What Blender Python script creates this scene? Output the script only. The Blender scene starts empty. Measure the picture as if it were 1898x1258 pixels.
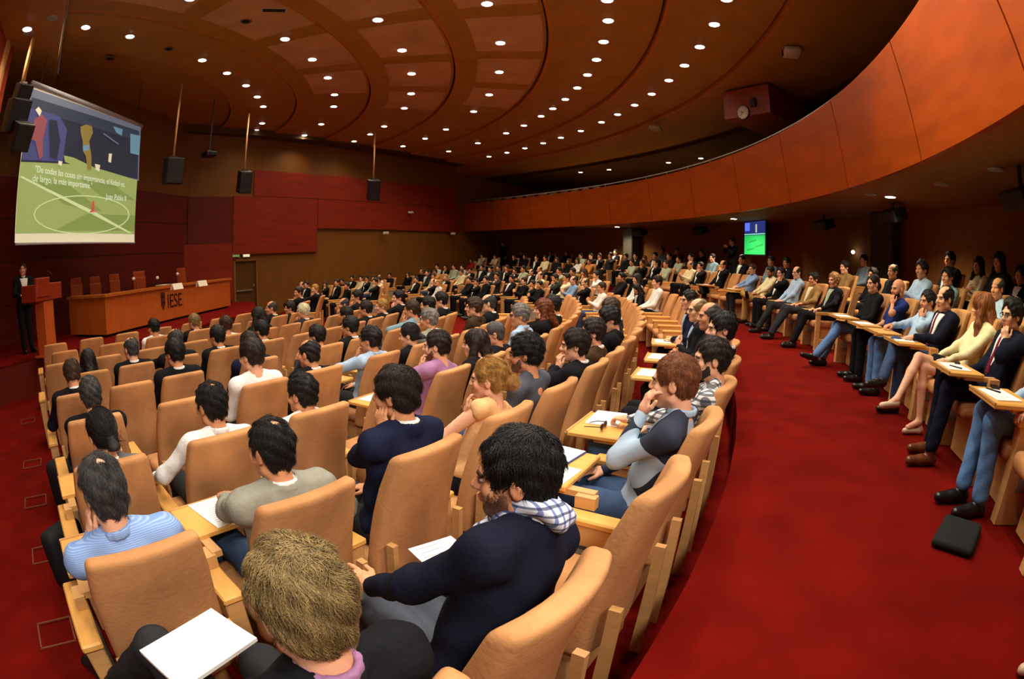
import bpy, bmesh, math, random
import numpy as np
from mathutils import Vector, Matrix, Euler
random.seed(7); np.random.seed(7)
SC = bpy.context.scene
COL = SC.collection
# ------------------------------------------------------------------ camera
# fisheye (equisolid) lens: focal length 975 px on the 1898 px wide frame; eye at (0,0,2.05), 9 deg down, .5 deg roll
FPX, PIT, ROL, EYE = 975.0, math.radians(9), math.radians(.5), 2.05
cam = bpy.data.cameras.new('camera'); camo = bpy.data.objects.new('camera', cam); COL.objects.link(camo)
cam.type = 'PANO'
for tgt in (cam, getattr(cam, 'cycles', None)):
    if tgt is None: continue
    try: tgt.panorama_type = 'FISHEYE_EQUISOLID'
    except Exception: pass
    try: tgt.fisheye_lens = FPX/1898*36
    except Exception: pass
    try: tgt.fisheye_fov = math.radians(180)
    except Exception: pass
cam.sensor_fit = 'HORIZONTAL'; cam.sensor_width = 36; cam.sensor_height = 36*1258/1898
cam.clip_start = .05; cam.clip_end = 200
cr, sr, cp, sp = math.cos(ROL), math.sin(ROL), math.cos(PIT), math.sin(PIT)
camo.matrix_world = Matrix(((cr, -sr, 0, 0), (sp*sr, sp*cr, -cp, 0), (cp*sr, cp*cr, sp, EYE), (0, 0, 0, 1)))
SC.camera = camo
SC.view_settings.view_transform = 'Standard'
try: SC.view_settings.look = 'None'
except Exception: pass
SC.view_settings.gamma = 1; SC.view_settings.use_curve_mapping = False
SC.view_settings.exposure = 0.45
try:
    SC.cycles.use_denoising = True; SC.cycles.denoiser = 'OPENIMAGEDENOISE'
    SC.cycles.max_bounces = 6; SC.cycles.diffuse_bounces = 3; SC.cycles.glossy_bounces = 2
    SC.cycles.transmission_bounces = 2; SC.cycles.caustics_reflective = False; SC.cycles.caustics_refractive = False
    SC.cycles.sample_clamp_indirect = 4; SC.cycles.use_light_tree = True
except Exception: pass
wd = bpy.data.worlds.new('world'); SC.world = wd; wd.use_nodes = True
wd.node_tree.nodes['Background'].inputs[0].default_value = (1, .8, .6, 1)
wd.node_tree.nodes['Background'].inputs[1].default_value = .03
LAMP_W, LAMP_COL = 105.0, (1.0, .82, .60)
NEAR_W, NEAR_COL = 125.0, (1.0, .93, .82)
# ------------------------------------------------------------------ geometry of the hall: everything is concentric about CX, CY
CX, CY = -15.0, 11.5
def ray(px, py):
    x, y = px-949, -(py-629); r = max(1e-9, math.hypot(x, y)); th = 2*math.asin(min(1, r/(2*FPX)))
    a, b, c = math.sin(th)*x/r, math.sin(th)*y/r, math.cos(th)
    a, b = cr*a-sr*b, sr*a+cr*b
    b, c = cp*b-sp*c, sp*b+cp*c
    return Vector((a, c, b))
def at_z(px, py, z):
    d = ray(px, py); t = (z-EYE)/d.z; return Vector((d.x*t, d.y*t, z))
def at_d(px, py, dist):
    d = ray(px, py); t = dist/math.hypot(d.x, d.y); return Vector((d.x*t, d.y*t, EYE+d.z*t))
def at_r(px, py, R):
    d = ray(px, py); h = math.hypot(d.x, d.y); ux, uy = d.x/h, d.y/h
    b = -(ux*CX+uy*CY); q = b*b-(CX*CX+CY*CY-R*R); out = []
    if q < 0: return out
    for t in (-b-math.sqrt(q), -b+math.sqrt(q)):
        if t > .3: out.append(Vector((ux*t, uy*t, EYE+d.z/h*t)))
    return out
def polar(p): return math.hypot(p[0]-CX, p[1]-CY), math.degrees(math.atan2(p[1]-CY, p[0]-CX))
def PT(R, f, z=0): f = math.radians(f); return Vector((CX+R*math.cos(f), CY+R*math.sin(f), z))
def seat_matrix(R, f, z):       # local +y looks to the centre (the stage), local +x is the sitter's right
    a = math.radians(f)
    return Matrix.Translation(PT(R, f, z)) @ Matrix.Rotation(a+math.pi/2, 4, 'Z')
# ------------------------------------------------------------------ materials
def lin(c):
    return tuple(((v/255)/12.92 if v/255 <= .04045 else ((v/255+.055)/1.055)**2.4) for v in c)
MATS = {}
def M(name, col, rough=.7, var=.15, scale=(8, 8, 8), bump=0.0, metal=0.0, emit=0.0, spec=.3, detail=4, bscale=None):
    if name in MATS: return MATS[name]
    m = bpy.data.materials.new(name); m.use_nodes = True; nt = m.node_tree; b = nt.nodes['Principled BSDF']
    c = lin(col)
    b.inputs['Roughness'].default_value = rough; b.inputs['Metallic'].default_value = metal
    b.inputs['Specular IOR Level'].default_value = spec
    if emit:
        b.inputs['Emission Color'].default_value = (*c, 1); b.inputs['Emission Strength'].default_value = emit
    tc = nt.nodes.new('ShaderNodeTexCoord'); mp = nt.nodes.new('ShaderNodeMapping'); mp.inputs['Scale'].default_value = scale
    nz = nt.nodes.new('ShaderNodeTexNoise'); nz.inputs['Scale'].default_value = 1; nz.inputs['Detail'].default_value = detail
    nt.links.new(tc.outputs['Object'], mp.inputs[0]); nt.links.new(mp.outputs[0], nz.inputs['Vector'])
    rp = nt.nodes.new('ShaderNodeValToRGB'); rp.color_ramp.elements[0].position = .3; rp.color_ramp.elements[1].position = .7
    rp.color_ramp.elements[0].color = (*[v*(1-var) for v in c], 1); rp.color_ramp.elements[1].color = (*[min(1, v*(1+var)) for v in c], 1)
    nt.links.new(nz.outputs['Fac'], rp.inputs[0]); nt.links.new(rp.outputs[0], b.inputs['Base Color'])
    if bump:
        n2 = nt.nodes.new('ShaderNodeTexNoise'); n2.inputs['Scale'].default_value = bscale or 90; n2.inputs['Detail'].default_value = 3
        nt.links.new(tc.outputs['Object'], n2.inputs['Vector'])
        bp = nt.nodes.new('ShaderNodeBump'); bp.inputs['Strength'].default_value = bump; bp.inputs['Distance'].default_value = .02
        nt.links.new(n2.outputs['Fac'], bp.inputs['Height']); nt.links.new(bp.outputs[0], b.inputs['Normal'])
    MATS[name] = m; return m
def glow(name, col, strength):
    if name in MATS: return MATS[name]
    m = bpy.data.materials.new(name); m.use_nodes = True; nt = m.node_tree; b = nt.nodes['Principled BSDF']
    b.inputs['Base Color'].default_value = (*lin(col), 1); b.inputs['Roughness'].default_value = .6
    b.inputs['Emission Color'].default_value = (*lin(col), 1); b.inputs['Emission Strength'].default_value = strength
    try: m.cycles.emission_sampling = 'NONE'
    except Exception: pass
    MATS[name] = m; return m
def plaid(name, base, lines, n=22, w=.35, axes=('X', 'Z')):
    if name in MATS: return MATS[name]
    m = M(name, base, .85, .08); nt = m.node_tree; b = nt.nodes['Principled BSDF']
    tc = [x for x in nt.nodes if x.type == 'TEX_COORD'][0]; prev = b.inputs['Base Color'].links[0].from_socket
    for ax, lc in zip(axes, lines):
        wv = nt.nodes.new('ShaderNodeTexWave'); wv.bands_direction = ax; wv.inputs['Scale'].default_value = n
        nt.links.new(tc.outputs['Object'], wv.inputs['Vector'])
        th = nt.nodes.new('ShaderNodeMath'); th.operation = 'LESS_THAN'; th.inputs[1].default_value = w
        nt.links.new(wv.outputs['Fac'], th.inputs[0])
        mx = nt.nodes.new('ShaderNodeMixRGB'); mx.blend_type = 'MIX'; mx.inputs[2].default_value = (*lin(lc), 1)
        ml = nt.nodes.new('ShaderNodeMath'); ml.operation = 'MULTIPLY'; ml.inputs[1].default_value = .8
        nt.links.new(th.outputs[0], ml.inputs[0])
        nt.links.new(ml.outputs[0], mx.inputs[0]); nt.links.new(prev, mx.inputs[1]); prev = mx.outputs[0]
    nt.links.new(prev, b.inputs['Base Color']); return m
SUEDE = M('suede_tan', (194, 138, 88), .9, .22, (4, 4, 3), .12, spec=.1, bscale=60)
WOOD = M('beech_wood', (208, 156, 96), .45, .10, (3, 3, 30), 0)
WOODX = M('beech_wood_top', (226, 166, 84), .4, .10, (30, 3, 3), 0)
PLATE = M('grey_panel', (150, 146, 128), .6, .05)
CARPET = M('red_carpet', (104, 13, 6), .95, .22, (3, 3, 3), .25, spec=.05, bscale=250, detail=8)
REDWOOD = M('red_wood', (132, 36, 10), .5, .18, (1, 1, 14), 0)
REDWOOD_D = M('dark_red_wood', (94, 22, 8), .5, .16, (1, 1, 14), 0)
OLIVE = M('brown_wood_wall', (118, 72, 16), .6, .07, (6, 6, 1), 0)
PARA = M('parapet_wood', (144, 58, 6), .36, .16, (1.2, 1.2, 5), 0)
CEILM = M('ceiling_wood', (166, 124, 58), .55, .10, (2, 2, 2), 0)
CEILP = M('ceiling_panel', (196, 160, 122), .6, .12, (1.5, 1.5, 1.5), 0)
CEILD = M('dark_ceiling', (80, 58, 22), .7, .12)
LIPM = M('ceiling_lip', (190, 118, 48), .5, .1)
DARKW = M('dark_wall', (132, 86, 36), .8, .12)
BLACK = M('black_plastic', (18, 18, 20), .45, .1)
CHARC = M('charcoal', (40, 40, 42), .6, .1)
RAILM = M('rail_steel', (206, 202, 190), .25, .02, metal=.3, spec=.8)
STEEL = M('steel', (200, 198, 190), .25, .03, metal=.9)
WHITEP = M('paper_white', (250, 248, 240), .8, .02)
LEDGER = M('paper_ivory', (238, 232, 214), .8, .03)
GREYM = M('grey_plastic', (176, 180, 184), .5, .04)
# ------------------------------------------------------------------ mesh helper
class MB:
    def __init__(s): s.v = []; s.f = []; s.m = []
    def add(s, vs, fs, mi=0, mx=None):
        o = len(s.v)
        s.v += [tuple(mx @ Vector(p)) for p in vs] if mx is not None else [tuple(p) for p in vs]
        s.f += [tuple(i+o for i in f) for f in fs]; s.m += [mi]*len(fs); return s
    def box(s, c, size, mi=0, rot=None, mx=None):
        x, y, z = (v/2 for v in size)
        R = Matrix.Translation(c) @ (Euler(rot).to_matrix().to_4x4() if rot else Matrix())
        if mx is not None: R = mx @ R
        vs = [(-x, -y, -z), (x, -y, -z), (x, y, -z), (-x, y, -z), (-x, -y, z), (x, -y, z), (x, y, z), (-x, y, z)]
        return s.add(vs, [(0, 3, 2, 1), (4, 5, 6, 7), (0, 1, 5, 4), (1, 2, 6, 5), (2, 3, 7, 6), (3, 0, 4, 7)], mi, R)
    def rbox(s, c, size, r, seg=2, mi=0, rot=None, mx=None, deform=None):
        bm = bmesh.new(); bmesh.ops.create_cube(bm, size=1)
        for v in bm.verts: v.co = Vector((v.co.x*size[0], v.co.y*size[1], v.co.z*size[2]))
        bmesh.ops.bevel(bm, geom=bm.edges[:], offset=r, segments=seg, affect='EDGES', profile=.5)
        if deform:
            for v in bm.verts: v.co = deform(v.co)
        R = Matrix.Translation(c) @ (Euler(rot).to_matrix().to_4x4() if rot else Matrix())
        if mx is not None: R = mx @ R
        bm.verts.index_update()
        s.add([v.co[:] for v in bm.verts], [[v.index for v in f.verts] for f in bm.faces], mi, R); bm.free(); return s
    def prism(s, poly, z0, z1, mi=0, mx=None):
        n = len(poly); vs = [(p[0], p[1], z0) for p in poly]+[(p[0], p[1], z1) for p in poly]
        fs = [tuple(range(n-1, -1, -1)), tuple(range(n, 2*n))]+[(i, (i+1) % n, n+(i+1) % n, n+i) for i in range(n)]
        return s.add(vs, fs, mi, mx)
    def ring(s, r0, r1, z0, z1, f0, f1, n=48, mi=0, z0b=None, z1b=None):   # solid ring sector about the hall centre; z0b/z1b at r1
        vs = []; z0b = z0 if z0b is None else z0b; z1b = z1 if z1b is None else z1b
        for i in range(n+1):
            f = f0+(f1-f0)*i/n
            vs += [PT(r0, f, z0), PT(r1, f, z0b), PT(r1, f, z1b), PT(r0, f, z1)]
        fs = []
        for i in range(n):
            a, b = 4*i, 4*i+4
            fs += [(a, a+1, b+1, b), (a+1, a+2, b+2, b+1), (a+2, a+3, b+3, b+2), (a+3, a, b, b+3)]
        fs += [(0, 3, 2, 1), (4*n, 4*n+1, 4*n+2, 4*n+3)]
        return s.add(vs, fs, mi)
    def cyl(s, a, b, r0, r1=None, n=12, mi=0, mx=None):
        a, b = Vector(a), Vector(b); r1 = r0 if r1 is None else r1
        q = (b-a).to_track_quat('Z', 'Y').to_matrix(); vs = []
        for p, r in ((a, r0), (b, r1)):
            for i in range(n):
                t = 2*math.pi*i/n; vs.append(p+q @ Vector((r*math.cos(t), r*math.sin(t), 0)))
        return s.add(vs, [tuple(range(n-1, -1, -1)), tuple(range(n, 2*n))]+[(i, (i+1) % n, n+(i+1) % n, n+i) for i in range(n)], mi, mx)
    def sph(s, c, r, n=10, mi=0, mx=None):
        r = (r, r, r) if not hasattr(r, '__len__') else r; vs = []; fs = []; m = n//2+1
        for j in range(m+1):
            t = math.pi*j/m
            for i in range(n):
                p = 2*math.pi*i/n; vs.append((c[0]+r[0]*math.sin(t)*math.cos(p), c[1]+r[1]*math.sin(t)*math.sin(p), c[2]+r[2]*math.cos(t)))
        for j in range(m):
            for i in range(n): fs.append((j*n+i, (j+1)*n+i, (j+1)*n+(i+1) % n, j*n+(i+1) % n))
        return s.add(vs, fs, mi, mx)
    def tube(s, pts, r, n=8, mi=0):
        pts = [Vector(p) for p in pts]; vs = []; k = len(pts)
        for i, p in enumerate(pts):
            t = (pts[min(i+1, k-1)]-pts[max(i-1, 0)]).normalized(); q = t.to_track_quat('Z', 'Y').to_matrix()
            for j in range(n):
                a = 2*math.pi*j/n; vs.append(p+q @ Vector((r*math.cos(a), r*math.sin(a), 0)))
        fs = [(i*n+j, i*n+(j+1) % n, (i+1)*n+(j+1) % n, (i+1)*n+j) for i in range(k-1) for j in range(n)]
        fs += [tuple(range(n-1, -1, -1)), tuple(range((k-1)*n, k*n))]
        return s.add(vs, fs, mi)
    def mesh(s, name, mats, smooth=False):
        me = bpy.data.meshes.new(name); me.from_pydata(s.v, [], s.f)
        for m in (mats if isinstance(mats, (list, tuple)) else [mats]): me.materials.append(m)
        if len(me.materials) > 1: me.polygons.foreach_set('material_index', s.m)
        bm = bmesh.new(); bm.from_mesh(me); bmesh.ops.recalc_face_normals(bm, faces=bm.faces[:]); bm.to_mesh(me); bm.free()
        if smooth: me.polygons.foreach_set('use_smooth', [True]*len(me.polygons))
        me.update(); return me
    def build(s, name, mats, parent=None, smooth=False, **kw):
        return link(name, s.mesh(name, mats, smooth), parent, **kw)
def tag(o, label=None, cat=None, group=None, kind=None):
    if label: o['label'] = label
    if cat: o['category'] = cat
    if group: o['group'] = group
    if kind: o['kind'] = kind
    return o
def link(name, data, parent=None, label=None, cat=None, group=None, kind=None, mw=None):
    o = bpy.data.objects.new(name, data); COL.objects.link(o)
    if parent is not None: o.parent = parent
    if mw is not None:
        if parent is None: o.matrix_world = mw
        else: o.matrix_local = mw
    return tag(o, label, cat, group, kind)
def thing(name, label, cat, mw=None, group=None):
    return link(name, None, None, label, cat, group, None, mw)
def struct(name, mb, mats, smooth=False): return mb.build(name, mats, None, smooth, kind='structure')
ORD = 'first second third fourth fifth sixth seventh eighth ninth tenth eleventh twelfth thirteenth fourteenth fifteenth sixteenth seventeenth eighteenth nineteenth twentieth'.split()
def nth(i):
    if i < 20: return ORD[i]
    t = ('twenty', 'thirty', 'forty', 'fifty')[(i+1)//10-2]; u = (i+1) % 10
    return (t+'-'+ORD[u-1]) if u else {'thirty': 'thirtieth', 'forty': 'fortieth', 'fifty': 'fiftieth', 'twenty': 'twentieth'}[t]
# ------------------------------------------------------------------ floor, stage, walls, ceiling, balcony
PROF = [(2, 0), (11.5, 0), (12.6, .01), (13.7, .03), (14.75, .06), (15.8, .10), (16.8, .16), (17.8, .26), (18.1, .30), (18.52, .30), (18.52, .75), (21.15, .75), (21.15, .95), (22.1, .95), (22.1, 1.17), (24.6, 1.17)]
def floor_h(R):
    for (a, za), (b, zb) in zip(PROF, PROF[1:]):
        if a <= R <= b and b > a: return za+(zb-za)*(R-a)/(b-a)
    return 1.17
mb = MB()
for (a, za), (b, zb) in zip(PROF, PROF[1:]):
    if b > a: mb.ring(a, b, min(za, zb)-.5, za, -70, 75, 72, z0b=min(za, zb)-.5, z1b=zb)
struct('floor', mb, CARPET)
# stage platform: carpeted, .68 m high
SZ = .68
spoly = [(-11.6, 5.0), (-8.75, 5.0), (-8.5, 6.7), (-7.18, 8.74), (-7.14, 12.84), (-8.07, 14.9), (-8.9, 16.4), (-10.9, 16.8), (-11.6, 15.8)]
mb = MB(); mb.prism(spoly, 0, SZ-.03, 1); mb.prism([(x+.02, y) for x, y in spoly], SZ-.03, SZ, 0)
mb.prism([(-7.18, 9.2), (-6.85, 9.3), (-6.82, 12.2), (-7.14, 12.3)], 0, .34, 0)
struct('stage_floor', mb, [CARPET, REDWOOD_D])
# far side wall (right of the stage) along W0-W2, back wall of the stage, near side wall
W0, W2 = Vector((-11.6, 15.83, 0)), Vector((1.0, 33.35, 0)); WD = (W2-W0).normalized(); WN = Vector((WD.y, -WD.x, 0)); WL = (W2-W0).length
def on_wall(px, py):
    d = ray(px, py); e = Vector((0, 0, EYE)); t = (W0-e).dot(WN)/d.dot(WN); p = e+d*t; return (p-W0).dot(WD), p.z
def wallbox(mb, s0, s1, z0, z1, t0, t1, mi=0, o=W0, d=WD, n=WN):
    P = [o+d*s0+n*t0, o+d*s1+n*t0, o+d*s1+n*t1, o+d*s0+n*t1]
    mb.prism([(p.x, p.y) for p in P], z0, z1, mi)
xs = lambda px, py: on_wall(px, py)[0]
zs = lambda px, py: on_wall(px, py)[1]
dl, dr, dt = xs(433, 480), xs(477, 480), zs(477, 479)
mb = MB()
wallbox(mb, -.3, dl, 0, 7.4, -.3, 0); wallbox(mb, dr, WL, 0, 7.4, -.3, 0); wallbox(mb, dl, dr, dt, 7.4, -.3, 0)
struct('wall_right', mb, OLIVE)
mb = MB(); a, b, c = xs(430, 460), xs(586, 440), xs(848, 430)
zt = zs(508, 366); z1 = zs(508, 469); z2 = zs(720, 426)
wallbox(mb, a, b-.015, z1, zt, 0, .10); wallbox(mb, b+.015, c, z2, zt, 0, .10)
wallbox(mb, xs(470, 340), xs(845, 350), zt+.02, zs(560, 322), 0, .08)
struct('trim_1', mb, REDWOOD)
mb = MB(); wallbox(mb, .1, a, SZ, 4.55, 0, .08); struct('trim_3', mb, REDWOOD_D)
mb = MB(); wallbox(mb, xs(318, 480), xs(428, 480), SZ, zs(400, 452), .02, .14)
struct('trim_2', mb, REDWOOD)
# door by the stage
dm = MB(); wallbox(dm, dl+.06, dr-.06, 0, dt-.06, -.12, -.07)
door = struct('door_1', dm, M('door_wood', (92, 56, 20), .5, .12, (3, 3, 12)))
fm = MB(); wallbox(fm, dl, dl+.07, 0, dt, -.12, .02); wallbox(fm, dr-.07, dr, 0, dt, -.12, .02); wallbox(fm, dl, dr, dt-.07, dt, -.12, .02)
fm.build('door_frame', DARKW, door)
pm = MB(); zb = zs(455, 538); wallbox(pm, dl+.1, dr-.22, zb-.03, zb+.03, -.05, -.0); wallbox(pm, dr-.22, dr-.14, zb+.12, zb+.22, -.07, -.02)
pm.build('push_bar', STEEL, door)
# stage back wall
B0 = Vector((-11.6, 2.5, 0)); BD = Vector((0, 1, 0)); BN = Vector((1, 0, 0))
mb = MB(); wallbox(mb, 0, 13.6, 0, 7.4, -.3, 0, 1, B0, BD, BN); wallbox(mb, 0, 13.33, 0, 4.55, 0, .08, 0, B0, BD, BN)
for z in (1.55, 2.55, 3.55): wallbox(mb, 0, 13.33, z-.008, z+.008, .08, .085, 2, B0, BD, BN)
struct('wall_stage', mb, [REDWOOD_D, OLIVE, BLACK])
# near side wall, left of the aisle
L0 = Vector((-9.4, 5.35, 0)); L2 = Vector((-1.2, -3.4, 0)); LD = (L2-L0).normalized(); LN = Vector((-LD.y, LD.x, 0))
mb = MB(); LL = (L2-L0).length; wallbox(mb, 0, LL, 0, 7.4, -.3, 0, 0, L0, LD, LN)
wallbox(mb, -.02, .35, 0, 7.4, -.3, .06, 1, L0, LD, LN)
mb.prism([(-11.8, 4.4), (-9.3, 5.25), (-9.3, 5.45), (-11.8, 4.7)], 0, 7.4, 0)
struct('wall_left', mb, [REDWOOD, WOOD])
# ceiling: rings that step down outwards, pale acoustic panels between radial beams
EDG = [6.7, 8.95, 11.25, 13.58, 15.75, 17.95, 20.05]; CZ = [7.12, 7.04, 6.96, 6.88, 6.80, 6.70]
mb = MB()
for i in range(6):
    f0, f1 = (-39.2, 49)
    mb.ring(EDG[i], EDG[i+1]-.05, CZ[i], CZ[i]+.3, f0, f1, 64, 0)
    mb.ring(EDG[i+1]-.05, EDG[i+1]+.02, CZ[i]+.12, CZ[i]+.3, f0, f1, 64, 3)
    mb.ring(EDG[i+1]-.002, EDG[i+1]+.05, (CZ[i+1] if i < 5 else 6.60)-.004, CZ[i]+.14, f0, f1, 64, 2)
    if 1 <= i <= 3:
        w = 11.0*12.4/(.5*(EDG[i]+EDG[i+1])); f = -7.4-3*w
        while f < (4, 18, 18, 12)[i]:
            if f+w*.78 > -38: mb.ring(EDG[i]+.55, EDG[i+1]-.12, CZ[i]-.006, CZ[i]+.01, max(f, -38.5), f+w*.78, 8, 1)
            f += w
mb.ring(2, 4.4, 7.26, 7.5, -39.2, 49, 40, 0); mb.ring(4.4, 6.65, 7.19, 7.5, -39.2, 49, 40, 0); mb.ring(6.65, 6.72, 7.3, 7.5, -39.2, 49, 40, 3)
mb.ring(20.10, 22.7, 6.60, 6.9, -75, 75, 110, 0)
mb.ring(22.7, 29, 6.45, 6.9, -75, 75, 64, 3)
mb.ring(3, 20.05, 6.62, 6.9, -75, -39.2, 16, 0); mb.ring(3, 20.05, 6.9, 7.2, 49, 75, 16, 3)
mb.ring(0.1, 3.2, 7.1, 7.4, -75, 75, 16, 0)
struct('ceiling', mb, [CEILM, CEILP, LIPM, CEILD])
# back walls under and above the balcony
mb = MB(); mb.ring(23.7, 24.0, 0, 3.6, -75, 75, 72); mb.ring(28.3, 28.6, 3.4, 7.2, -75, 75, 72); struct('wall_back', mb, DARKW)
# balcony: soffit, floor, parapet of big veneered panels leaning out over the hall
mb = MB(); mb.ring(20.95, 24.0, 3.47, 3.56, -75, 60, 72, 0); mb.ring(20.95, 28.5, 3.56, 3.95, -75, 60, 72, 0)
mb.ring(20.88, 21.2, 3.465, 3.50, -75, 60, 72, 1)
struct('ceiling_balcony', mb, [M('soffit', (128, 92, 52), .7, .1), DARKW])
mb = MB(); PF = -12.3; seams = [PF+7.5*k for k in range(-8, 11) if -75 < PF+7.5*k < 62]
for a, b in zip(seams, seams[1:]):
    n = 12; vs = []
    for i in range(n+1):
        f = a+.04+(b-a-.08)*i/n
        vs += [PT(20.82, f, 3.42), PT(20.90, f, 3.42), PT(20.68, f, 4.90), PT(20.60, f, 4.90)]
    fs = [(0, 3, 2, 1), (4*n, 4*n+1, 4*n+2, 4*n+3)]
    for i in range(n):
        o, q = 4*i, 4*i+4; fs += [(o, o+1, q+1, q), (o+1, o+2, q+2, q+1), (o+2, o+3, q+3, q+2), (o+3, o, q, q+3)]
    mb.add(vs, fs, 0)
mb.ring(20.9, 20.97, 3.5, 4.86, -75, 60, 96, 1, z0b=3.5, z1b=4.86)
struct('balcony_wall', mb, [PARA, BLACK])
# steel handrail on the parapet
rail = thing('balcony_handrail', 'polished steel handrail on short posts along the top of the curved balcony', 'handrail')
rm = MB(); rm.tube([PT(20.80, f, 5.04) for f in np.linspace(-60, 52, 90)], .022, 6); rm.build('rail_tube', RAILM, rail, True)
for f in np.arange(-30, 52, 3.75):
    q = MB(); q.cyl(PT(20.80, f, 4.84), PT(20.80, f, 5.04), .011, n=6); q.build('rail_post', RAILM, rail, True)
# concrete columns under the balcony
for k, (px, w, lab) in enumerate(((1641, .62, 'dark grey concrete column under the balcony behind the bald listener'), (1172, .62, 'dark concrete column under the balcony, farther of the two, beyond the middle of the hall'))):
    d = at_r(px, 440, 23.38)[-1]
    t = MB(); t.rbox((d.x, d.y, 2.3), (w, w, 2.34), .06, 2, rot=(0, 0, .5)); t.build('concrete_column', M('concrete', (70, 66, 56), .8, .12), None, kind='structure')
# ------------------------------------------------------------------ ceiling lamps
trim_me = MB(); trim_me.cyl((0, 0, -.012), (0, 0, .02), .125, .115, 20)
TRIM = trim_me.mesh('lamp_trim', GREYM); lens = MB(); lens.cyl((0, 0, -.018), (0, 0, -.010), .098, .098, 20)
LENS = lens.mesh('lamp_lens', glow('lamp_glow', (255, 246, 232), 14)); LENS_OFF = lens.mesh('lamp_lens_off', M('lens_off', (150, 160, 165), .3, .03))
SPOT = bpy.data.lights.new('downlight', 'SPOT'); SPOT.energy = LAMP_W; SPOT.color = LAMP_COL; SPOT.spot_size = math.radians(140); SPOT.spot_blend = 1.0; SPOT.shadow_soft_size = .10
DIM = bpy.data.lights.new('dim_downlight', 'SPOT'); DIM.energy = LAMP_W*2.2; DIM.color = LAMP_COL; DIM.spot_size = math.radians(140); DIM.spot_blend = .9; DIM.shadow_soft_size = .08
NEAR = SPOT.copy(); NEAR.name = 'near_downlight'; NEAR.energy = NEAR_W; NEAR.color = NEAR_COL
RINGN = ['innermost ring', 'second ring', 'third ring', 'fourth ring', 'fifth ring', 'outermost ring']
def downlight(p, label, group, light=SPOT, lens=LENS):
    t = thing('ceiling_downlight', label, 'ceiling light', Matrix.Translation(p), group)
    link('trim_ring', TRIM, t); link('lens', lens, t)
    if light is not None:
        l = bpy.data.objects.new('lamp', light); COL.objects.link(l); l.parent = t; l.location = (0, 0, -.05)
LAMPS = [[(159, 50), (241, 67), (375, 111), (421, 135), (456, 158), (477, 179), (488, 197), (486, 228), (475, 241)],
 [(348, 0), (520, 74), (570, 111), (601, 144), (617, 175), (619, 197), (600, 230), (572, 251)],
 [(697, 37), (741, 93), (761, 136), (762, 173), (751, 200), (715, 234), (690, 249), (661, 262)],
 [(908, 6), (931, 79), (927, 133), (907, 175), (877, 206), (824, 239), (785, 256), (743, 270)],
 [(1134, 38), (1122, 77), (1106, 110), (1087, 138), (1067, 162), (1043, 183), (1017, 200), (995, 214), (962, 231), (927, 245), (872, 263), (817, 278)],
 [(1365, 0), (1335, 46), (1303, 87), (1271, 121), (1237, 148), (1203, 173), (1168, 193), (1133, 210), (1101, 224), (1062, 240), (1021, 252), (987, 262), (951, 271), (917, 279), (882, 286)]]
EXTRA = [[], [-33], [-16.6, -24, -31.5], [-17.3, -24.6, -32], [-10.2, -14, -17.8, -21.6, -25.4, -29.2, -33, -36.6], [-14.3, -18, -21.6, -25.3, -29, -32.6, -36.3]]
RL = [8.05, 10.17, 12.44, 14.68, 16.9, 18.9]
for i in range(6):
    for k, (px, py) in enumerate(LAMPS[i]):
        p = at_z(px, py, CZ[i]); R, f = polar(p); p = PT(.3*R+.7*RL[i], f, CZ[i]) if i else p
        downlight(p, f'lit round downlight, {nth(k)} from the near end of the {RINGN[i]} of the ceiling', f'downlights in the {RINGN[i]}')
    for k, f in enumerate(EXTRA[i]):
        downlight(PT(RL[i], f, CZ[i]), f'lit round downlight overhead beyond the picture edge in the {RINGN[i]}', f'downlights overhead in the {RINGN[i]}', NEAR if i >= 3 else SPOT)
for k, (px, py) in enumerate(((1076, 319), (1129, 314), (1239, 301), (1299, 293))):
    downlight(at_z(px, py, 6.44), f'small lit downlight in the dark ceiling over the balcony, {nth(k)} from the stage end', 'balcony downlights', DIM)
for k, (px, py, n) in enumerate(((1144, 420, 'the far end above the crowd'), (1360, 405, 'the wall monitor'), (1650, 364, 'the concrete column'))):
    downlight(at_z(px, py, 3.46), f'lit downlight under the balcony near {n}', 'downlights under the balcony', DIM)
for k, (px, py) in enumerate(((1845, 313), (1745, 341), (1613, 360))):
    downlight(at_z(px, py, 3.46), f'unlit downlight under the balcony, {nth(k)} of three counted from the near end', 'unlit downlights under the balcony', None, LENS_OFF)
for k, (px, py, n) in enumerate(((53, 60, 'beside the hanging speaker rod'), (97, 33, 'at the corner of the lit ceiling'))):
    downlight(at_z(px, py, 6.61), f'unlit grey downlight {n}', 'unlit downlights near the stage', None, LENS_OFF)
disc = MB(); disc.cyl((0, 0, -.012), (0, 0, .02), .13, .12, 18); DISC = disc.mesh('ceiling_disc', M('disc_grey', (112, 108, 92), .6, .05))
grl = MB()
for r in (.09, .06, .03): grl.cyl((0, 0, -.016), (0, 0, -.011), r, r, 14)
GRL = grl.mesh('disc_grille', CHARC)
for px, py, zz, n in ((313, 90, CZ[0], 'between the innermost lamps'), (456, 39, CZ[1], 'in the second ring near the vent'), (204, 108, CZ[0], 'on the dark edge over the screen'), (1565, 22, 6.62, 'in the outer ceiling near the balcony'), (1513, 70, 6.62, 'in the outer ceiling beside the projector')):
    p = at_z(px, py, zz); t = thing('ceiling_speaker', f'round grey ceiling speaker {n}', 'speaker', Matrix.Translation(p), 'ceiling speakers')
    link('rim', DISC, t); link('grille', GRL, t)
p = at_z(508, 18, CZ[1]); t = thing('air_vent', 'small pale slatted air vent in the ceiling near the top edge', 'vent', Matrix.Translation(p) @ Matrix.Rotation(.5, 4, 'Z'))
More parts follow.
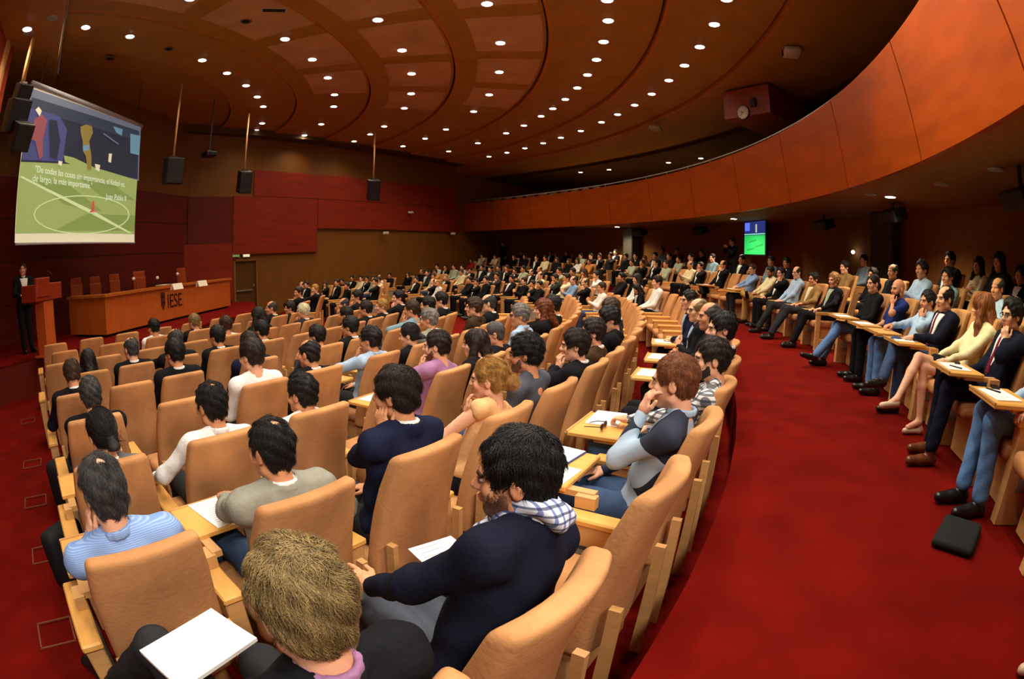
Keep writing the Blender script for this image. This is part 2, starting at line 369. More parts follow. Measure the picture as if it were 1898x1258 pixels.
v = MB(); v.box((0, 0, 0), (.5, .16, .03)); v.build('vent_frame', GREYM, t); v = MB()
for k in range(5): v.box((0, -.056+k*.028, -.018), (.46, .012, .01))
v.build('vent_slats', CHARC, t)
ADDED_WASH = SPOT.copy(); ADDED_WASH.name = 'wall_washer'; ADDED_WASH.energy = 430; ADDED_WASH.color = (1, .95, .45); ADDED_WASH.spot_size = math.radians(75)
for k, f in enumerate((-21.5, -25.5, -29.5, -33.5)):      # added unseen fittings that brighten the balcony front, above the picture
    downlight(PT(18.0, f, 6.70), 'lit directional downlight washing the balcony front, beyond the picture edge', 'wall washers for the balcony front', None)
    l = bpy.data.objects.new('lamp', ADDED_WASH); COL.objects.link(l); l.location = PT(18.0, f, 6.6)
    l.rotation_euler = (PT(20.65, f+.5, 4.75)-PT(18.0, f, 6.6)).to_track_quat('-Z', 'Y').to_euler()
# added fill spots, standing in for a flash, on brackets behind the viewpoint
FILL_SPOT = bpy.data.lights.new('front_spot', 'SPOT'); FILL_SPOT.energy = 170; FILL_SPOT.color = (1, .93, .84); FILL_SPOT.spot_size = math.radians(120); FILL_SPOT.spot_blend = 1.0; FILL_SPOT.shadow_soft_size = .25
for k, f in enumerate((-34.5, -37.5, -40.5)):
    p = PT(20.35, f, 3.75); t = thing('spot_fitting', f'black spot fitting on the balcony front behind the viewpoint, {nth(k)} from the right', 'spotlight', Matrix.Translation(p), 'spot fittings on the balcony front')
    aim = (PT(13.5, -31.5+1.0*k, .9)-p).to_track_quat('-Z', 'Y').to_matrix().to_4x4()
    q = MB(); q.cyl((0, 0, .14), (0, 0, -.10), .09, .11, 16, 0, aim); q.build('can', BLACK, t, True); q = MB(); q.cyl((0, 0, 0), (PT(20.72, f, 3.75)-p), .02, n=8); q.build('bracket', CHARC, t)
    l = bpy.data.objects.new('lamp', FILL_SPOT); COL.objects.link(l); l.parent = t; l.matrix_local = aim @ Matrix.Translation((0, 0, -.13))
downlight(Vector((-8.45, 5.15, 6.61)), 'lit round downlight at the corner of the near side wall, beyond the picture edge', 'downlights near the stage')
# balcony rear has its own lamps; added spots also fill the near seats
# ------------------------------------------------------------------ seats
def rand_offset(m):
    nt = m.node_tree; oi = nt.nodes.new('ShaderNodeObjectInfo'); mu = nt.nodes.new('ShaderNodeMath'); mu.operation = 'MULTIPLY'; mu.inputs[1].default_value = 40
    mp = [x for x in nt.nodes if x.type == 'MAPPING'][0]
    nt.links.new(oi.outputs['Random'], mu.inputs[0]); nt.links.new(mu.outputs[0], mp.inputs['Location'])
for m in (SUEDE, WOOD, WOODX): rand_offset(m)
def back_def(c):
    t = (c.z+.36)/.72                       # 0 bottom .. 1 top
    w = 1.06-.14*t-(.05 if t > .9 else 0)
    return Vector((c.x*w, c.y*(1.0-.25*t)-.19*t+.05*(abs(c.x)/.25)**2+.035*math.sin(t*math.pi), c.z+(.012*(1-(c.x/.25)**2) if t > .5 else 0)))
def subdiv_cube(size, r, cuts=5):
    bm = bmesh.new(); bmesh.ops.create_cube(bm, size=1)
    for v in bm.verts: v.co = Vector((v.co.x*size[0], v.co.y*size[1], v.co.z*size[2]))
    bmesh.ops.bevel(bm, geom=bm.edges[:], offset=r, segments=4, affect='EDGES', profile=.5)
    for ax, n in ((0, cuts), (2, 4)):
        es = [e for e in bm.edges if abs(e.verts[0].co[ax]-e.verts[1].co[ax]) > size[ax]*.5]
        bmesh.ops.subdivide_edges(bm, edges=es, cuts=n, use_grid_fill=True)
    return bm
bm = subdiv_cube((.50, .11, .72), .034)
for v in bm.verts: v.co = back_def(v.co)+Vector((0, -.16, .69))
bm.verts.index_update(); mb = MB(); mb.add([v.co[:] for v in bm.verts], [[v.index for v in f.verts] for f in bm.faces]); bm.free()
# raised piping line round the rear shell
BACKM = mb.mesh('backrest', SUEDE, True)
mb = MB(); mb.rbox((0, .13, .425), (.50, .52, .12), .045, 3); SEATM = mb.mesh('seat', SUEDE, True)
mb = MB(); mb.rbox((0, .06, .19), (.40, .30, .37), .01, 1); BASEM = mb.mesh('pedestal', WOOD)
def side_post(mb, s):                        # board that carries the rear shell, leaning with it
    X = s*.240; vs = [(X+d, y, z) for d in (-.016, .016) for y, z in ((-.255, 0), (-.20, 0), (-.24, .62), (-.285, .62))]
    mb.add(vs, [(0, 1, 2, 3), (7, 6, 5, 4), (0, 4, 5, 1), (1, 5, 6, 2), (2, 6, 7, 3), (3, 7, 4, 0)], 0)
def arm_mesh(s):
    mb = MB(); X = s*.335
    mb.rbox((X, .12, .295), (.085, .46, .59), .006, 1, 0)
    mb.rbox((X, .12, .606), (.100, .50, .036), .008, 1, 1)
    mb.box((X+s*.0435, .10, .34), (.003, .32, .26), 2); mb.box((X-s*.0435, .10, .34), (.003, .32, .26), 2)
    mb.box((X+s*.0445, .10, .478), (.004, .36, .018), 3); mb.box((X-s*.0445, .10, .478), (.004, .36, .018), 3)
    side_post(mb, s)
    return mb.mesh('armrest', [WOOD, WOODX, PLATE, M('slot_shadow', (70, 66, 60), .6, .05)])
ARML, ARMR = arm_mesh(-1), arm_mesh(1)
def open_arm(s):
    mb = MB(); X = s*.322
    mb.rbox((X, .32, .30), (.05, .09, .60), .008, 1); mb.rbox((X, -.16, .30), (.05, .09, .60), .008, 1)
    mb.rbox((X, .05, .61), (.065, .64, .055), .01, 1, 1); mb.rbox((X, .08, .16), (.045, .42, .06), .006, 1)
    mb.box((X, -.30, .62), (.045, .12, .74), 0, (.26, 0, 0)); side_post(mb, s)
    return mb.mesh('armrest', [WOOD, WOODX])
OPENL = open_arm(-1)
def tablet_mesh(cx):
    mb = MB(); mb.rbox((cx, .43, .70), (.46, .33, .030), .006, 1, 0); mb.box((cx, .592, .715), (.46, .012, .012), 1)
    mb.box((cx-.17, .28, .675), (.05, .30, .03), 1); mb.box((cx-.21, .16, .655), (.05, .10, .06), 1)
    return mb.mesh('writing_tablet', [WOODX, WOOD])
TABL = tablet_mesh(-.10)
pm = MB(); side_post(pm, -1); POSTL = pm.mesh('side_board', WOOD)
def make_chair(mw, label, tablet=False, group=None, opened=False, left=False):
    t = thing('auditorium_chair', label, 'chair', mw, group)
    link('backrest', BACKM, t); link('seat', SEATM, t); link('pedestal', BASEM, t)
    if opened or left: link('armrest', OPENL if opened else ARML, t)
    else: link('side_board', POSTL, t)
    link('armrest', ARMR, t)
    if tablet: link('writing_tablet', TABL, t)
    return t
# ------------------------------------------------------------------ hanging screen with the projected slide
SCL, SCR = at_d(62, 160, 11.0), at_d(262, 235, 14.6)
SD = Vector((SCR.x-SCL.x, SCR.y-SCL.y, 0)); SW = SD.length; SD.normalize(); SN = Vector((SD.y, -SD.x, 0))
if SN.dot(Vector((0, 0, 0))-SCL) < 0: SN = -SN
STOP, SBOT = 5.87, 2.77
def on_scr(px, py):
    d = ray(px, py); e = Vector((0, 0, EYE)); t = (SCL-e).dot(SN)/d.dot(SN); p = e+d*t; return (p-SCL).dot(SD), p.z
def spt(s, z, o=0.0): q = SCL+SD*s+SN*o; return (q.x, q.y, z)
scr = thing('projection_screen', 'large white projection screen with a football slide hanging over the stage', 'screen')
mb = MB(); wallbox(mb, 0, SW, SBOT, STOP, -.03, 0, 0, SCL, SD, SN); mb.build('screen_fabric', M('screen_cloth', (190, 190, 184), .9, .03), scr)
mb = MB(); a = [spt(s, STOP+.05, -.02) for s in (-.05, SW+.05)]; mb.cyl(a[0], a[1], .06, n=10); mb.build('roller_tube', GREYM, scr, True); mb = MB(); a = [spt(s, SBOT, -.015) for s in (-.03, SW+.03)]; mb.cyl(a[0], a[1], .025, n=8); mb.build('bottom_bar', GREYM, scr, True)
mb = MB()
for k_ in (.25, SW-.25): mb = MB(); a = spt(k_, STOP+.08, -.02); mb.cyl(a, (a[0], a[1], 7.2), .008, n=6); mb.build('suspension_cable', BLACK, scr)
SLAY = [0]
def poly(mb, pts, mi, o=None):
    SLAY[0] += 1; o = .004+.0006*SLAY[0] if o is None else o
    vs = [spt(*on_scr(*p), o) for p in pts]; mb.add(vs, [tuple(range(len(vs)))], mi)
E_ = lambda n, c, k=.62: glow('slide_'+n, c, k)
SM = [E_('slate', (92, 98, 112)), E_('night', (32, 36, 50)), E_('grass', (132, 148, 86)), E_('grass_dark', (112, 130, 68)), E_('line', (176, 190, 140)), E_('violet', (60, 64, 106)), E_('gold', (122, 104, 50)), E_('red', (124, 66, 70)), E_('cyan', (92, 128, 146)), E_('cream', (196, 190, 160)), E_('shade', (44, 52, 66)), E_('pink', (170, 70, 60))]
def circ(cx, cy, rx, ry, a0=0, a1=360, n=26): return [(cx+rx*math.cos(math.radians(a0+(a1-a0)*i/n)), cy+ry*math.sin(math.radians(a0+(a1-a0)*i/n))) for i in range(n+1)]
mb = MB()
poly(mb, [(60, 163), (260, 236), (249, 449), (27, 450)], 9)
poly(mb, [(60, 164), (261, 236), (257, 335), (40, 300)], 0)
poly(mb, [(56, 205), (258, 252), (255, 332), (38, 300)], 1)
poly(mb, [(58, 180), (258, 243), (257, 262), (160, 232), (56, 205)], 10)
poly(mb, [(54, 200), (110, 215), (124, 240), (116, 300), (40, 296)], 5)
poly(mb, [(38, 300), (160, 306), (254, 334), (249, 434), (28, 433)], 2)
poly(mb, [(118, 288), (136, 292), (186, 316), (150, 312), (120, 300)], 2)
poly(mb, [(60, 330), (125, 340), (190, 392), (120, 380)], 3); poly(mb, [(140, 326), (210, 342), (250, 372), (190, 366)], 3)
poly(mb, [(160, 396), (250, 400), (249, 428), (100, 428)], 3)
poly(mb, [(36, 328), (40, 326), (175, 392), (244, 432), (238, 432), (168, 396)], 4)
c1, c2 = circ(150, 398, 89, 36), circ(150, 398, 87, 34)
for i in range(26): poly(mb, [c1[i], c1[i+1], c2[i+1], c2[i]], 4, .025)
# figures on the slide: one in yellow, one in red and white, stand lights at the right
poly(mb, [(148, 235), (158, 231), (169, 234), (171, 246), (164, 262), (152, 262), (148, 246)], 6)
poly(mb, [(152, 262), (164, 262), (168, 290), (168, 314), (161, 316), (158, 290), (152, 280)], 6)
poly(mb, [(152, 270), (163, 268), (164, 278), (153, 280)], 8)
poly(mb, [(62, 222), (76, 212), (86, 224), (78, 262), (78, 290), (72, 296), (64, 262), (56, 258)], 7)
poly(mb, [(64, 204), (70, 198), (76, 206), (72, 216)], 9); poly(mb, [(90, 222), (104, 224), (110, 262), (104, 296), (92, 292)], 1, .03)
poly(mb, [(208, 234), (226, 240), (224, 252), (214, 246)], 8); poly(mb, [(240, 248), (259, 252), (256, 288), (240, 284)], 8)
poly(mb, [(190, 246), (218, 266), (218, 269), (190, 249)], 0); poly(mb, [(200, 285), (206, 285), (204, 302), (199, 300)], 9)
poly(mb, [(107, 298), (114, 300), (112, 308), (106, 305)], 9); poly(mb, [(174, 304), (184, 306), (182, 318), (176, 315)], 9)
poly(mb, [(169, 373), (173, 373), (173, 390), (178, 392), (164, 394), (168, 389)], 11)
mb.build('slide_picture', SM, scr)
def text_obj(name, s, mw, size, mat, parent=None, ext=.001, align='LEFT'):
    cu = bpy.data.curves.new(name, 'FONT'); cu.body = s; cu.size = size; cu.extrude = ext; cu.align_x = align; cu.materials.append(mat)
    o = bpy.data.objects.new(name, cu); COL.objects.link(o); o.matrix_world = mw
    if parent is not None: o.parent = parent
    return o
def scr_text(s, pa, pb, size):
    a, b = on_scr(*pa), on_scr(*pb); p = Vector(spt(*a, .04)); q = Vector(spt(*b, .04)); x = (q-p).normalized(); n = SN; y = n.cross(x)
    m = Matrix((x, y, n)).transposed().to_4x4(); m.translation = p
    o = text_obj('slide_caption', s, m, size, E_('caption', (190, 198, 178)), scr)
    w = o.dimensions.x if o.dimensions.x else 1; return o, (q-p).length
TXT = [scr_text('"De todas las cosas sin importancia, el f\u00fatbol es,', (62, 319), (229, 347), .2), scr_text('de largo, la m\u00e1s importante."', (58, 336), (168, 350), .2), scr_text('Juan Pablo II', (194, 369), (232, 373), .2)]
def to_mesh(o):                               # lettering becomes an ordinary mesh
    bpy.context.view_layer.update(); dg = bpy.context.evaluated_depsgraph_get(); me = bpy.data.meshes.new_from_object(o.evaluated_get(dg)); n = o.name; mw, par = o.matrix_world.copy(), o.parent
    bpy.data.objects.remove(o); q = bpy.data.objects.new(n, me); COL.objects.link(q); q.parent = par; q.matrix_world = mw; return q
bpy.context.view_layer.update()
for o, w in TXT:
    k = w/max(.01, o.dimensions.x); o.data.size *= k
    to_mesh(o)
# ------------------------------------------------------------------ hanging loudspeakers, projectors, cameras
def hang_speaker(px, py, d, size, label, tilt=.3, yaw=None, zr=6.9, double=False, pole=True):
    p = at_d(px, py, d); yaw = math.atan2(-p.y+4, -p.x+2)-math.pi/2 if yaw is None else yaw
    t = thing('loudspeaker', label, 'speaker', Matrix.Translation(p) @ Matrix.Rotation(yaw, 4, 'Z'))
    mb = MB(); w, dp, h = size; R = Matrix.Rotation(-tilt, 4, 'X')
    mb.rbox((0, 0, 0), (w, dp, h), .02, 2, mx=R); mb.build('cabinet', BLACK, t)
    mb = MB(); mb.rbox((0, dp/2, 0), (w*.9, .02, h*.94), .008, 1, mx=R); mb.build('grille', CHARC, t)
    if pole:
        mb = MB(); mb.cyl((0, -.03, h*.45), (0, -.03, zr-p.z), .03, n=8); mb.build('hanging_rod', WOOD if pole == 1 else BLACK, t, True)
    mb = MB(); mb.box((0, -.04, h*.5), (w*.5, .08, .12)); mb.build('bracket', STEEL if double else CHARC, t)
    return t
hang_speaker(40, 178, 10.3, (.34, .34, .46), 'upper black loudspeaker hanging in the cluster left of the screen', .35, double=True)
hang_speaker(30, 215, 10.2, (.46, .40, .62), 'large middle black loudspeaker in the cluster left of the screen', .25, zr=6.7)
hang_speaker(38, 252, 10.0, (.42, .36, .50), 'lower black loudspeaker in the cluster beside the screen edge', .45, pole=False)
hang_speaker(321, 317, 14.0, (.50, .40, .68), 'black loudspeaker hanging just right of the screen', .1, zr=6.9)
hang_speaker(453, 337, 17.0, (.42, .45, .70), 'black loudspeaker on a wooden rod before the upper red panel edge', .25)
hang_speaker(692, 352, 20.0, (.46, .45, .78), 'black loudspeaker on a wooden rod before the red side wall', .25)
def ceil_projector(px, py, d, w, label, mat, yaw):
    p = at_d(px, py, d); t = thing('ceiling_projector', label, 'projector', Matrix.Translation(p) @ Matrix.Rotation(yaw, 4, 'Z'))
    mb = MB(); mb.rbox((0, 0, 0), (w, w*.8, w*.3), .05, 3); mb.build('body', mat, t, True)
    mb = MB(); mb.cyl((0, 0, .1), (0, 0, 6.62-p.z), .03, n=10); mb.box((0, 0, w*.17), (w*.4, w*.4, .03)); mb.build('mount', GREYM, t)
    mb = MB(); mb.cyl((w*.2, w*.38, 0), (w*.2, w*.45, 0), .055, n=14); mb.build('projector_lens', BLACK, t, True)
ceil_projector(1468, 97, 10.5, .46, 'white ceiling projector nearest the balcony front', M('proj_white', (206, 208, 214), .4, .03), 1.2)
ceil_projector(1215, 238, 16.7, .46, 'small ceiling projector farther along the dark outer ceiling', M('proj_grey', (170, 168, 140), .5, .05), 1.1)
p = at_d(388, 286, 15.5); t = thing('ceiling_projector', 'dark projector hanging from a thin rod above the right end of the stage', 'projector', Matrix.Translation(p) @ Matrix.Rotation(-.5, 4, 'Z'))
mb = MB(); mb.rbox((0, 0, 0), (.40, .36, .15), .03, 2); mb.build('body', BLACK, t); mb = MB(); mb.cyl((0, 0, .05), (0, 0, 6.95-p.z), .018, n=8); mb.build('mount', CHARC, t)
def wall_cam(px, py, label, kind='camera', s=.9):
    w, z = on_wall(px, py); o = W0+WD*w+WN*.13; t = thing('wall_'+kind, label, kind, Matrix.Translation((o.x, o.y, z)))
    b = Matrix.Rotation(math.atan2(WN.y, WN.x)-math.pi/2, 4, 'Z')
    mb = MB(); mb.box((0, -.02, .02), (.10*s, .08, .05*s), mx=b); mb.build('bracket', CHARC, t)
    mb = MB(); mb.rbox((.02, .14, 0), (.13*s, .26, .13*s), .02, 2, mx=b @ Matrix.Rotation(.5, 4, 'Z')); mb.build('housing', M('cam_white', (214, 216, 204), .4, .03), t)
wall_cam(707, 432, 'small white surveillance camera under the red panel, nearer the stage')
wall_cam(832, 433, 'small white surveillance camera under the red panel beside the balcony corner')
wall_cam(753, 394, 'small pale wall lamp on the dark red side panel', 'lamp', .8)
d = ray(379, 354); tt = (-11.45-0)/d.x; p = Vector((d.x*tt, d.y*tt, EYE+d.z*tt)); t = thing('wall_camera', 'tiny white camera on the ledge over the dark red stage wall', 'camera', Matrix.Translation(p))
mb = MB(); mb.rbox((.06, 0, 0), (.2, .14, .16), .03, 2); mb.build('housing', M('cam_white', (214, 216, 204), .4, .03), t); mb = MB(); mb.cyl((.15, 0, 0), (.18, 0, 0), .04, n=10); mb.build('camera_lens', BLACK, t)
for px, lab, m in ((436, 'green lit exit box over the stage side door, left of the pair', glow('exit_green', (90, 120, 50), .6)), (455, 'pale emergency light box over the stage side door, right of the pair', glow('exit_white', (200, 200, 160), .7))):
    w, z = on_wall(px, 473); o = W0+WD*w+WN*.05; t = thing('emergency_light', lab, 'emergency light', Matrix.Translation((o.x, o.y, z)))
    b = Matrix.Rotation(math.atan2(WN.y, WN.x)-math.pi/2, 4, 'Z'); mb = MB(); mb.rbox((0, 0, 0), (.32, .08, .16), .015, 2, mx=b); mb.build('housing', GREYM, t); mb = MB(); mb.box((0, .042, 0), (.28, .006, .12), mx=b); mb.build('lit_face', m, t)
# projection booth over the balcony with the wall clock
b0, b1 = at_d(1342, 200, 13.4), at_d(1428, 208, 12.6)
bd = (Vector((b1.x-b0.x, b1.y-b0.y, 0))).normalized(); bn = Vector((bd.y, -bd.x, 0)); bl = (b1-b0).length
if bn.dot(-b1) < 0: bn = -bn
zb_, zt_ = b1.z, EYE+12.6*math.tan(math.radians(19.6))
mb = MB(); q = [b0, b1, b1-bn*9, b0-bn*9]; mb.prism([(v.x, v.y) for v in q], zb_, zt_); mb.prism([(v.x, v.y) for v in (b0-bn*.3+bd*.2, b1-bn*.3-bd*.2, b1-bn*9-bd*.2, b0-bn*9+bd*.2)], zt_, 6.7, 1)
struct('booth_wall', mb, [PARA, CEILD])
d = ray(1379, 209); tt = (b0-Vector((0, 0, EYE))).dot(bn)/d.dot(bn); p = Vector((0, 0, EYE))+d*tt+bn*.02
fr = Matrix((bd, Vector((0, 0, 1)), bn)).transposed().to_4x4(); fr.translation = p
ck = thing('wall_clock', 'round white wall clock on the wooden booth over the balcony', 'clock', fr)
mb = MB(); mb.cyl((0, 0, -.02), (0, 0, .03), .19, n=28); mb.build('clock_rim', CHARC, ck); mb = MB(); mb.cyl((0, 0, .028), (0, 0, .034), .17, n=28); CF = mb
mb = MB(); mb.box((-.035, .02, .038), (.10, .014, .004), 0, (0, 0, 2.6)); mb.build('hour_hand', BLACK, ck); mb = MB(); mb.box((-.03, -.04, .041), (.13, .010, .004), 0, (0, 0, .9)); mb.build('minute_hand', BLACK, ck)
mb = CF
for k in range(12): mb.box((.145*math.cos(k*math.pi/6), .145*math.sin(k*math.pi/6), .036), (.03, .008, .003), 1, (0, 0, k*math.pi/6))
mb.build('clock_face', [M('clock_white', (222, 220, 200), .5, .02), BLACK], ck)
t = thing('booth_loudspeaker', 'small dark round speaker on the wooden booth beside the clock', 'speaker', fr @ Matrix.Translation((.33, .22, .02)))
mb = MB(); mb.rbox((0, 0, 0), (.16, .24, .08), .03, 2); mb.build('cabinet', CHARC, t)
# wall monitor under the balcony showing the same slide
c = at_r(1401, 441, 22.9)[-1]; a = math.atan2(c.y-CY, c.x-CX)
fm = Matrix.Translation(c) @ Matrix.Rotation(a+math.pi/2-.12, 4, 'Z')
tv = thing('wall_monitor', 'flat monitor under the balcony showing a bright green football pitch', 'screen', fm)
mb = MB(); mb.rbox((0, 0, 0), (1.52, .10, 1.16), .02, 2); mb.build('bezel', BLACK, tv)
mb = MB(); mb.box((0, .052, -.22), (1.40, .004, .60), 0); mb.box((0, .052, .30), (1.40, .004, .44), 1); mb.box((0, .053, .12), (1.40, .004, .03), 2); mb.box((.5, .054, .36), (.34, .004, .26), 3); mb.box((-.12, .054, .30), (.10, .004, .26), 4)
for q, z in ((.1, -.1), (-.3, -.25), (.25, -.36)): mb.box((q, .0545, z), (.5, .003, .05), 5, (0, .12, 0))
mb.build('screen_picture', [glow('tv_green', (30, 150, 70), 1.3), glow('tv_blue', (26, 36, 90), 1.3), glow('tv_line', (110, 190, 150), 1.2), glow('tv_sky', (70, 90, 190), 1.4), glow('tv_gold', (150, 150, 120), 1.2), glow('tv_dark', (22, 120, 54), 1.2)], tv)
mb = MB(); mb.box((0, -.2, .2), (.3, .35, .3)); mb.build('wall_bracket', BLACK, tv)
for px, py, R, w, lab in ((1655, 393, 22.4, .62, 'black loudspeaker under the balcony at the concrete column'), (1893, 366, 22.0, .56, 'black loudspeaker under the balcony at the right picture edge'), (1527, 406, 22.8, .6, 'black loudspeaker under the balcony above the back stairs'), (1298, 417, 22.8, .6, 'black loudspeaker under the balcony left of the wall monitor'), (1186, 425, 22.8, .6, 'black loudspeaker under the balcony at the far concrete column')):
    q = at_r(px, py, R)[-1]; q.z = min(q.z, 3.22); t = thing('soffit_loudspeaker', lab, 'speaker', Matrix.Translation(q) @ Matrix.Rotation(math.atan2(q.y-CY, q.x-CX)+math.pi/2, 4, 'Z'))
    mb = MB(); mb.rbox((0, 0, 0), (w, .36, .24), .03, 2, rot=(-.35, 0, 0)); mb.build('cabinet', BLACK, t); mb = MB(); mb.cyl((0, 0, .08), (0, 0, 3.463-q.z), .03, n=8); mb.build('bracket', CHARC, t)
q = at_r(1581, 467, 23.55)[-1]; t = thing('stair_light', 'tiny bright stair light on the back wall left of the column', 'light', Matrix.Translation(q)); mb = MB(); mb.sph((0, 0, 0), .05); mb.build('bulb', glow('stair_glow', (240, 240, 255), 6), t)
# ------------------------------------------------------------------ stage furniture
tb = thing('panel_table', 'long wooden speakers table on the stage with dark letters on its front', 'table')
TP = [(-8.57, 8.39), (-8.81, 14.66), (-9.55, 14.66), (-10.0, 13.9), (-10.0, 9.2), (-10.0, 8.39)]
mb = MB(); H = SZ+.92
mb.prism([(-8.60, 8.42), (-8.84, 14.63), (-8.88, 14.63), (-8.66, 8.42)], SZ+.06, H-.06, 0)
mb.prism([(-10.0, 8.42), (-8.655, 8.42), (-8.655, 8.47), (-10.0, 8.47)], SZ+.06, H-.06, 0); mb.build('front_panel', M('table_wood', (186, 92, 32), .45, .12, (14, 14, 1.5), 0), tb)
mb = MB(); mb.prism([(-8.53, 8.37), (-8.79, 14.68), (-9.05, 14.68), (-8.80, 8.37)], H-.06, H, 0); mb.prism([(-10.02, 8.37), (-8.8, 8.37), (-8.8, 8.62), (-10.02, 8.62)], H-.06, H, 0); mb.build('table_ledge', M('table_top', (176, 96, 34), .4, .1, (3, 20, 3), 0), tb)
mb = MB(); mb.prism([(-8.66, 8.5), (-8.88, 14.62), (-9.5, 14.62), (-9.5, 8.5)], SZ+.70, SZ+.74, 0); mb.build('table_top', M('table_top', (176, 96, 34)), tb)
mb = MB(); mb.prism([(-8.68, 8.5), (-8.92, 14.58), (-9.9, 14.58), (-9.9, 8.5)], SZ, SZ+.06, 0); mb.build('plinth', BLACK, tb)
x = (Vector((-8.84, 14.63, 0))-Vector((-8.60, 8.42, 0))).normalized(); n = Vector((-x.y, x.x, 0)); n = n if n.x > 0 else -n
def on_tab(px, py):
    d = ray(px, py); e = Vector((0, 0, EYE)); t = (Vector((-8.60, 8.42, 0))-e).dot(n)/d.dot(n); return e+d*t+n*.006
fm = Matrix((x, Vector((0, 0, 1)), n)).transposed().to_4x4(); fm.translation = on_tab(310, 571)
o = text_obj('table_lettering', 'IESE', fm, .40, M('letter_dark', (52, 16, 8), .6, .05), tb, .006)
bpy.context.view_layer.update(); wdt = (on_tab(336, 559)-on_tab(310, 559)).length; hh = (on_tab(320, 546).z-on_tab(320, 571).z); o.data.size *= hh/max(.01, o.dimensions.y); bpy.context.view_layer.update(); o.scale.x = wdt/max(.01, o.dimensions.x); to_mesh(o)
mb = MB(); fm.translation = on_tab(302, 559); fm = fm @ Matrix.Diagonal((.62, 1, 1, 1))
sh = [(-.16, .24), (.16, .24), (.16, -.06), (.10, -.18), (0, -.25), (-.10, -.18), (-.16, -.06)]
for k in range(4): mb.add([(p[0]*s, p[1]*s, .003+.001*k) for p in sh for s in [1]][:0] or [(-.16+.085*k, .24, .006), (-.16+.085*k+.05, .24, .006), (-.16+.085*k+.05, -.12-.08*(k in (1, 2)), .006), (-.16+.085*k, -.12-.08*(k in (1, 2)), .006)], [(0, 1, 2, 3)], 0, fm)
for z in (.1, -.05): mb.add([(-.16, z, .006), (.14, z, .006), (.14, z+.04, .006), (-.16, z+.04, .006)], [(0, 1, 2, 3)], 0, fm)
mb.build('table_crest', M('letter_dark', (52, 16, 8)), tb)
lt = thing('lectern', 'wooden lectern with a wide box top and slim column at the stage edge', 'lectern', Matrix.Translation((-8.32, 6.3, SZ)) @ Matrix.Rotation(-math.pi/2+.25, 4, 'Z'))
mb = MB(); mb.rbox((0, 0, .50), (.34, .26, 1.0), .008, 1); mb.build('column', M('lectern_wood', (186, 88, 32), .45, .12, (14, 14, 1.5), 0), lt)
mb = MB(); mb.rbox((0, 0, .02), (.5, .4, .04), .008, 1); mb.build('foot_plate', M('lectern_wood', (186, 88, 32)), lt)
mb = MB(); mb.rbox((0, -.05, 1.15), (.92, .42, .30), .012, 1, rot=(0, 0, 0)); mb.rbox((.22, .14, 1.24), (.46, .08, .34), .012, 1, 0); mb.build('reading_top', M('lectern_top', (142, 46, 16), .45, .12, (2, 2, 12), 0), lt)
mb = MB(); mb.tube([(-.3, 0, 1.3), (-.3, .02, 1.45), (-.26, -.06, 1.52)], .008, 6); mb.build('microphone_stem', BLACK, lt)
SCH = M('stage_chair_leather', (150, 62, 22), .5, .12)
for k, (px, py, w, n) in enumerate(((150, 515, .46, 'nearest the lectern'), (185, 513, .46, 'second from the lectern'), (221, 508, .46, 'third from the lectern'), (267, 503, .60, 'broad dark one at the middle of the table'), (345, 497, .50, 'behind the name cards at the far end'))):
    d = ray(px, py); tt = -10.45/d.x; p = Vector((-10.45, d.y*tt, SZ)); top = EYE+d.z*tt-SZ
    t = thing('stage_chair', f'brown high-backed chair behind the stage table, {n}', 'chair', Matrix.Translation(p) @ Matrix.Rotation(-math.pi/2, 4, 'Z'), None)
    mb = MB(); mb.rbox((0, -.22, top-.42), (w, .09, .54), .025, 2, rot=(.06, 0, 0)); mb.build('backrest', SCH, t); mb = MB(); mb.rbox((0, -.25, top-.11), (w*.96, .09, .26), .03, 2, rot=(.06, 0, 0)); mb.build('headrest', SCH, t)
    mb = MB(); mb.rbox((0, .02, .48), (w, .5, .10), .03, 2); mb.build('seat', SCH, t); mb = MB(); mb.cyl((0, 0, .06), (0, 0, .45), .03); [mb.box((.2*math.cos(a), .2*math.sin(a), .03), (.42, .05, .05), 0, (0, 0, a)) for a in (0, 1.256, 2.513, 3.77, 5.03)]; mb.build('swivel_base', BLACK, t)
for k, (px, py, lab) in enumerate(((328, 531, 'nearer'), (374, 525, 'farther'))):
    p = at_z(px, py+5, H+.0); t = thing('name_card', f'folded white name card on the stage table, {lab} of the two', 'name card', Matrix.Translation(p) @ Matrix.Rotation(-math.pi/2, 4, 'Z'), 'name cards'); mb = MB(); mb.box((0, .03, .06), (.36, .006, .13), 0, (.35, 0, 0)); mb.box((0, -.03, .06), (.36, .006, .13), 0, (-.35, 0, 0)); mb.build('card', LEDGER, t)
for k, (px, py) in enumerate(((252, 517), (296, 515), (333, 508))):
    d = ray(px, py); tt = -9.3/d.x; p = Vector((-9.3, d.y*tt, SZ+.74)); z = EYE+d.z*tt-p.z
    t = thing('desk_microphone', f'gooseneck microphone with pale head on the stage table, {nth(k)} from the lectern', 'microphone', Matrix.Translation(p), 'table microphones')
    mb = MB(); mb.box((0, 0, .02), (.12, .14, .04)); mb.build('mic_base', BLACK, t); mb = MB(); mb.tube([(0, 0, .04), (0, 0, z*.7), (-.08, 0, z)], .008, 6); mb.build('gooseneck', BLACK, t); mb = MB(); mb.sph((-.09, 0, z+.01), (.05, .045, .045)); mb.build('mic_head', M('mic_pale', (235, 225, 205), .5, .02), t)
p = at_z(303, 528, H+.002); t = thing('table_papers', 'white papers lying on the middle of the stage table', 'paper', Matrix.Translation(p)); mb = MB(); mb.box((0, 0, .005), (.3, .42, .01), 0, (0, 0, .1)); mb.build('sheets', LEDGER, t)
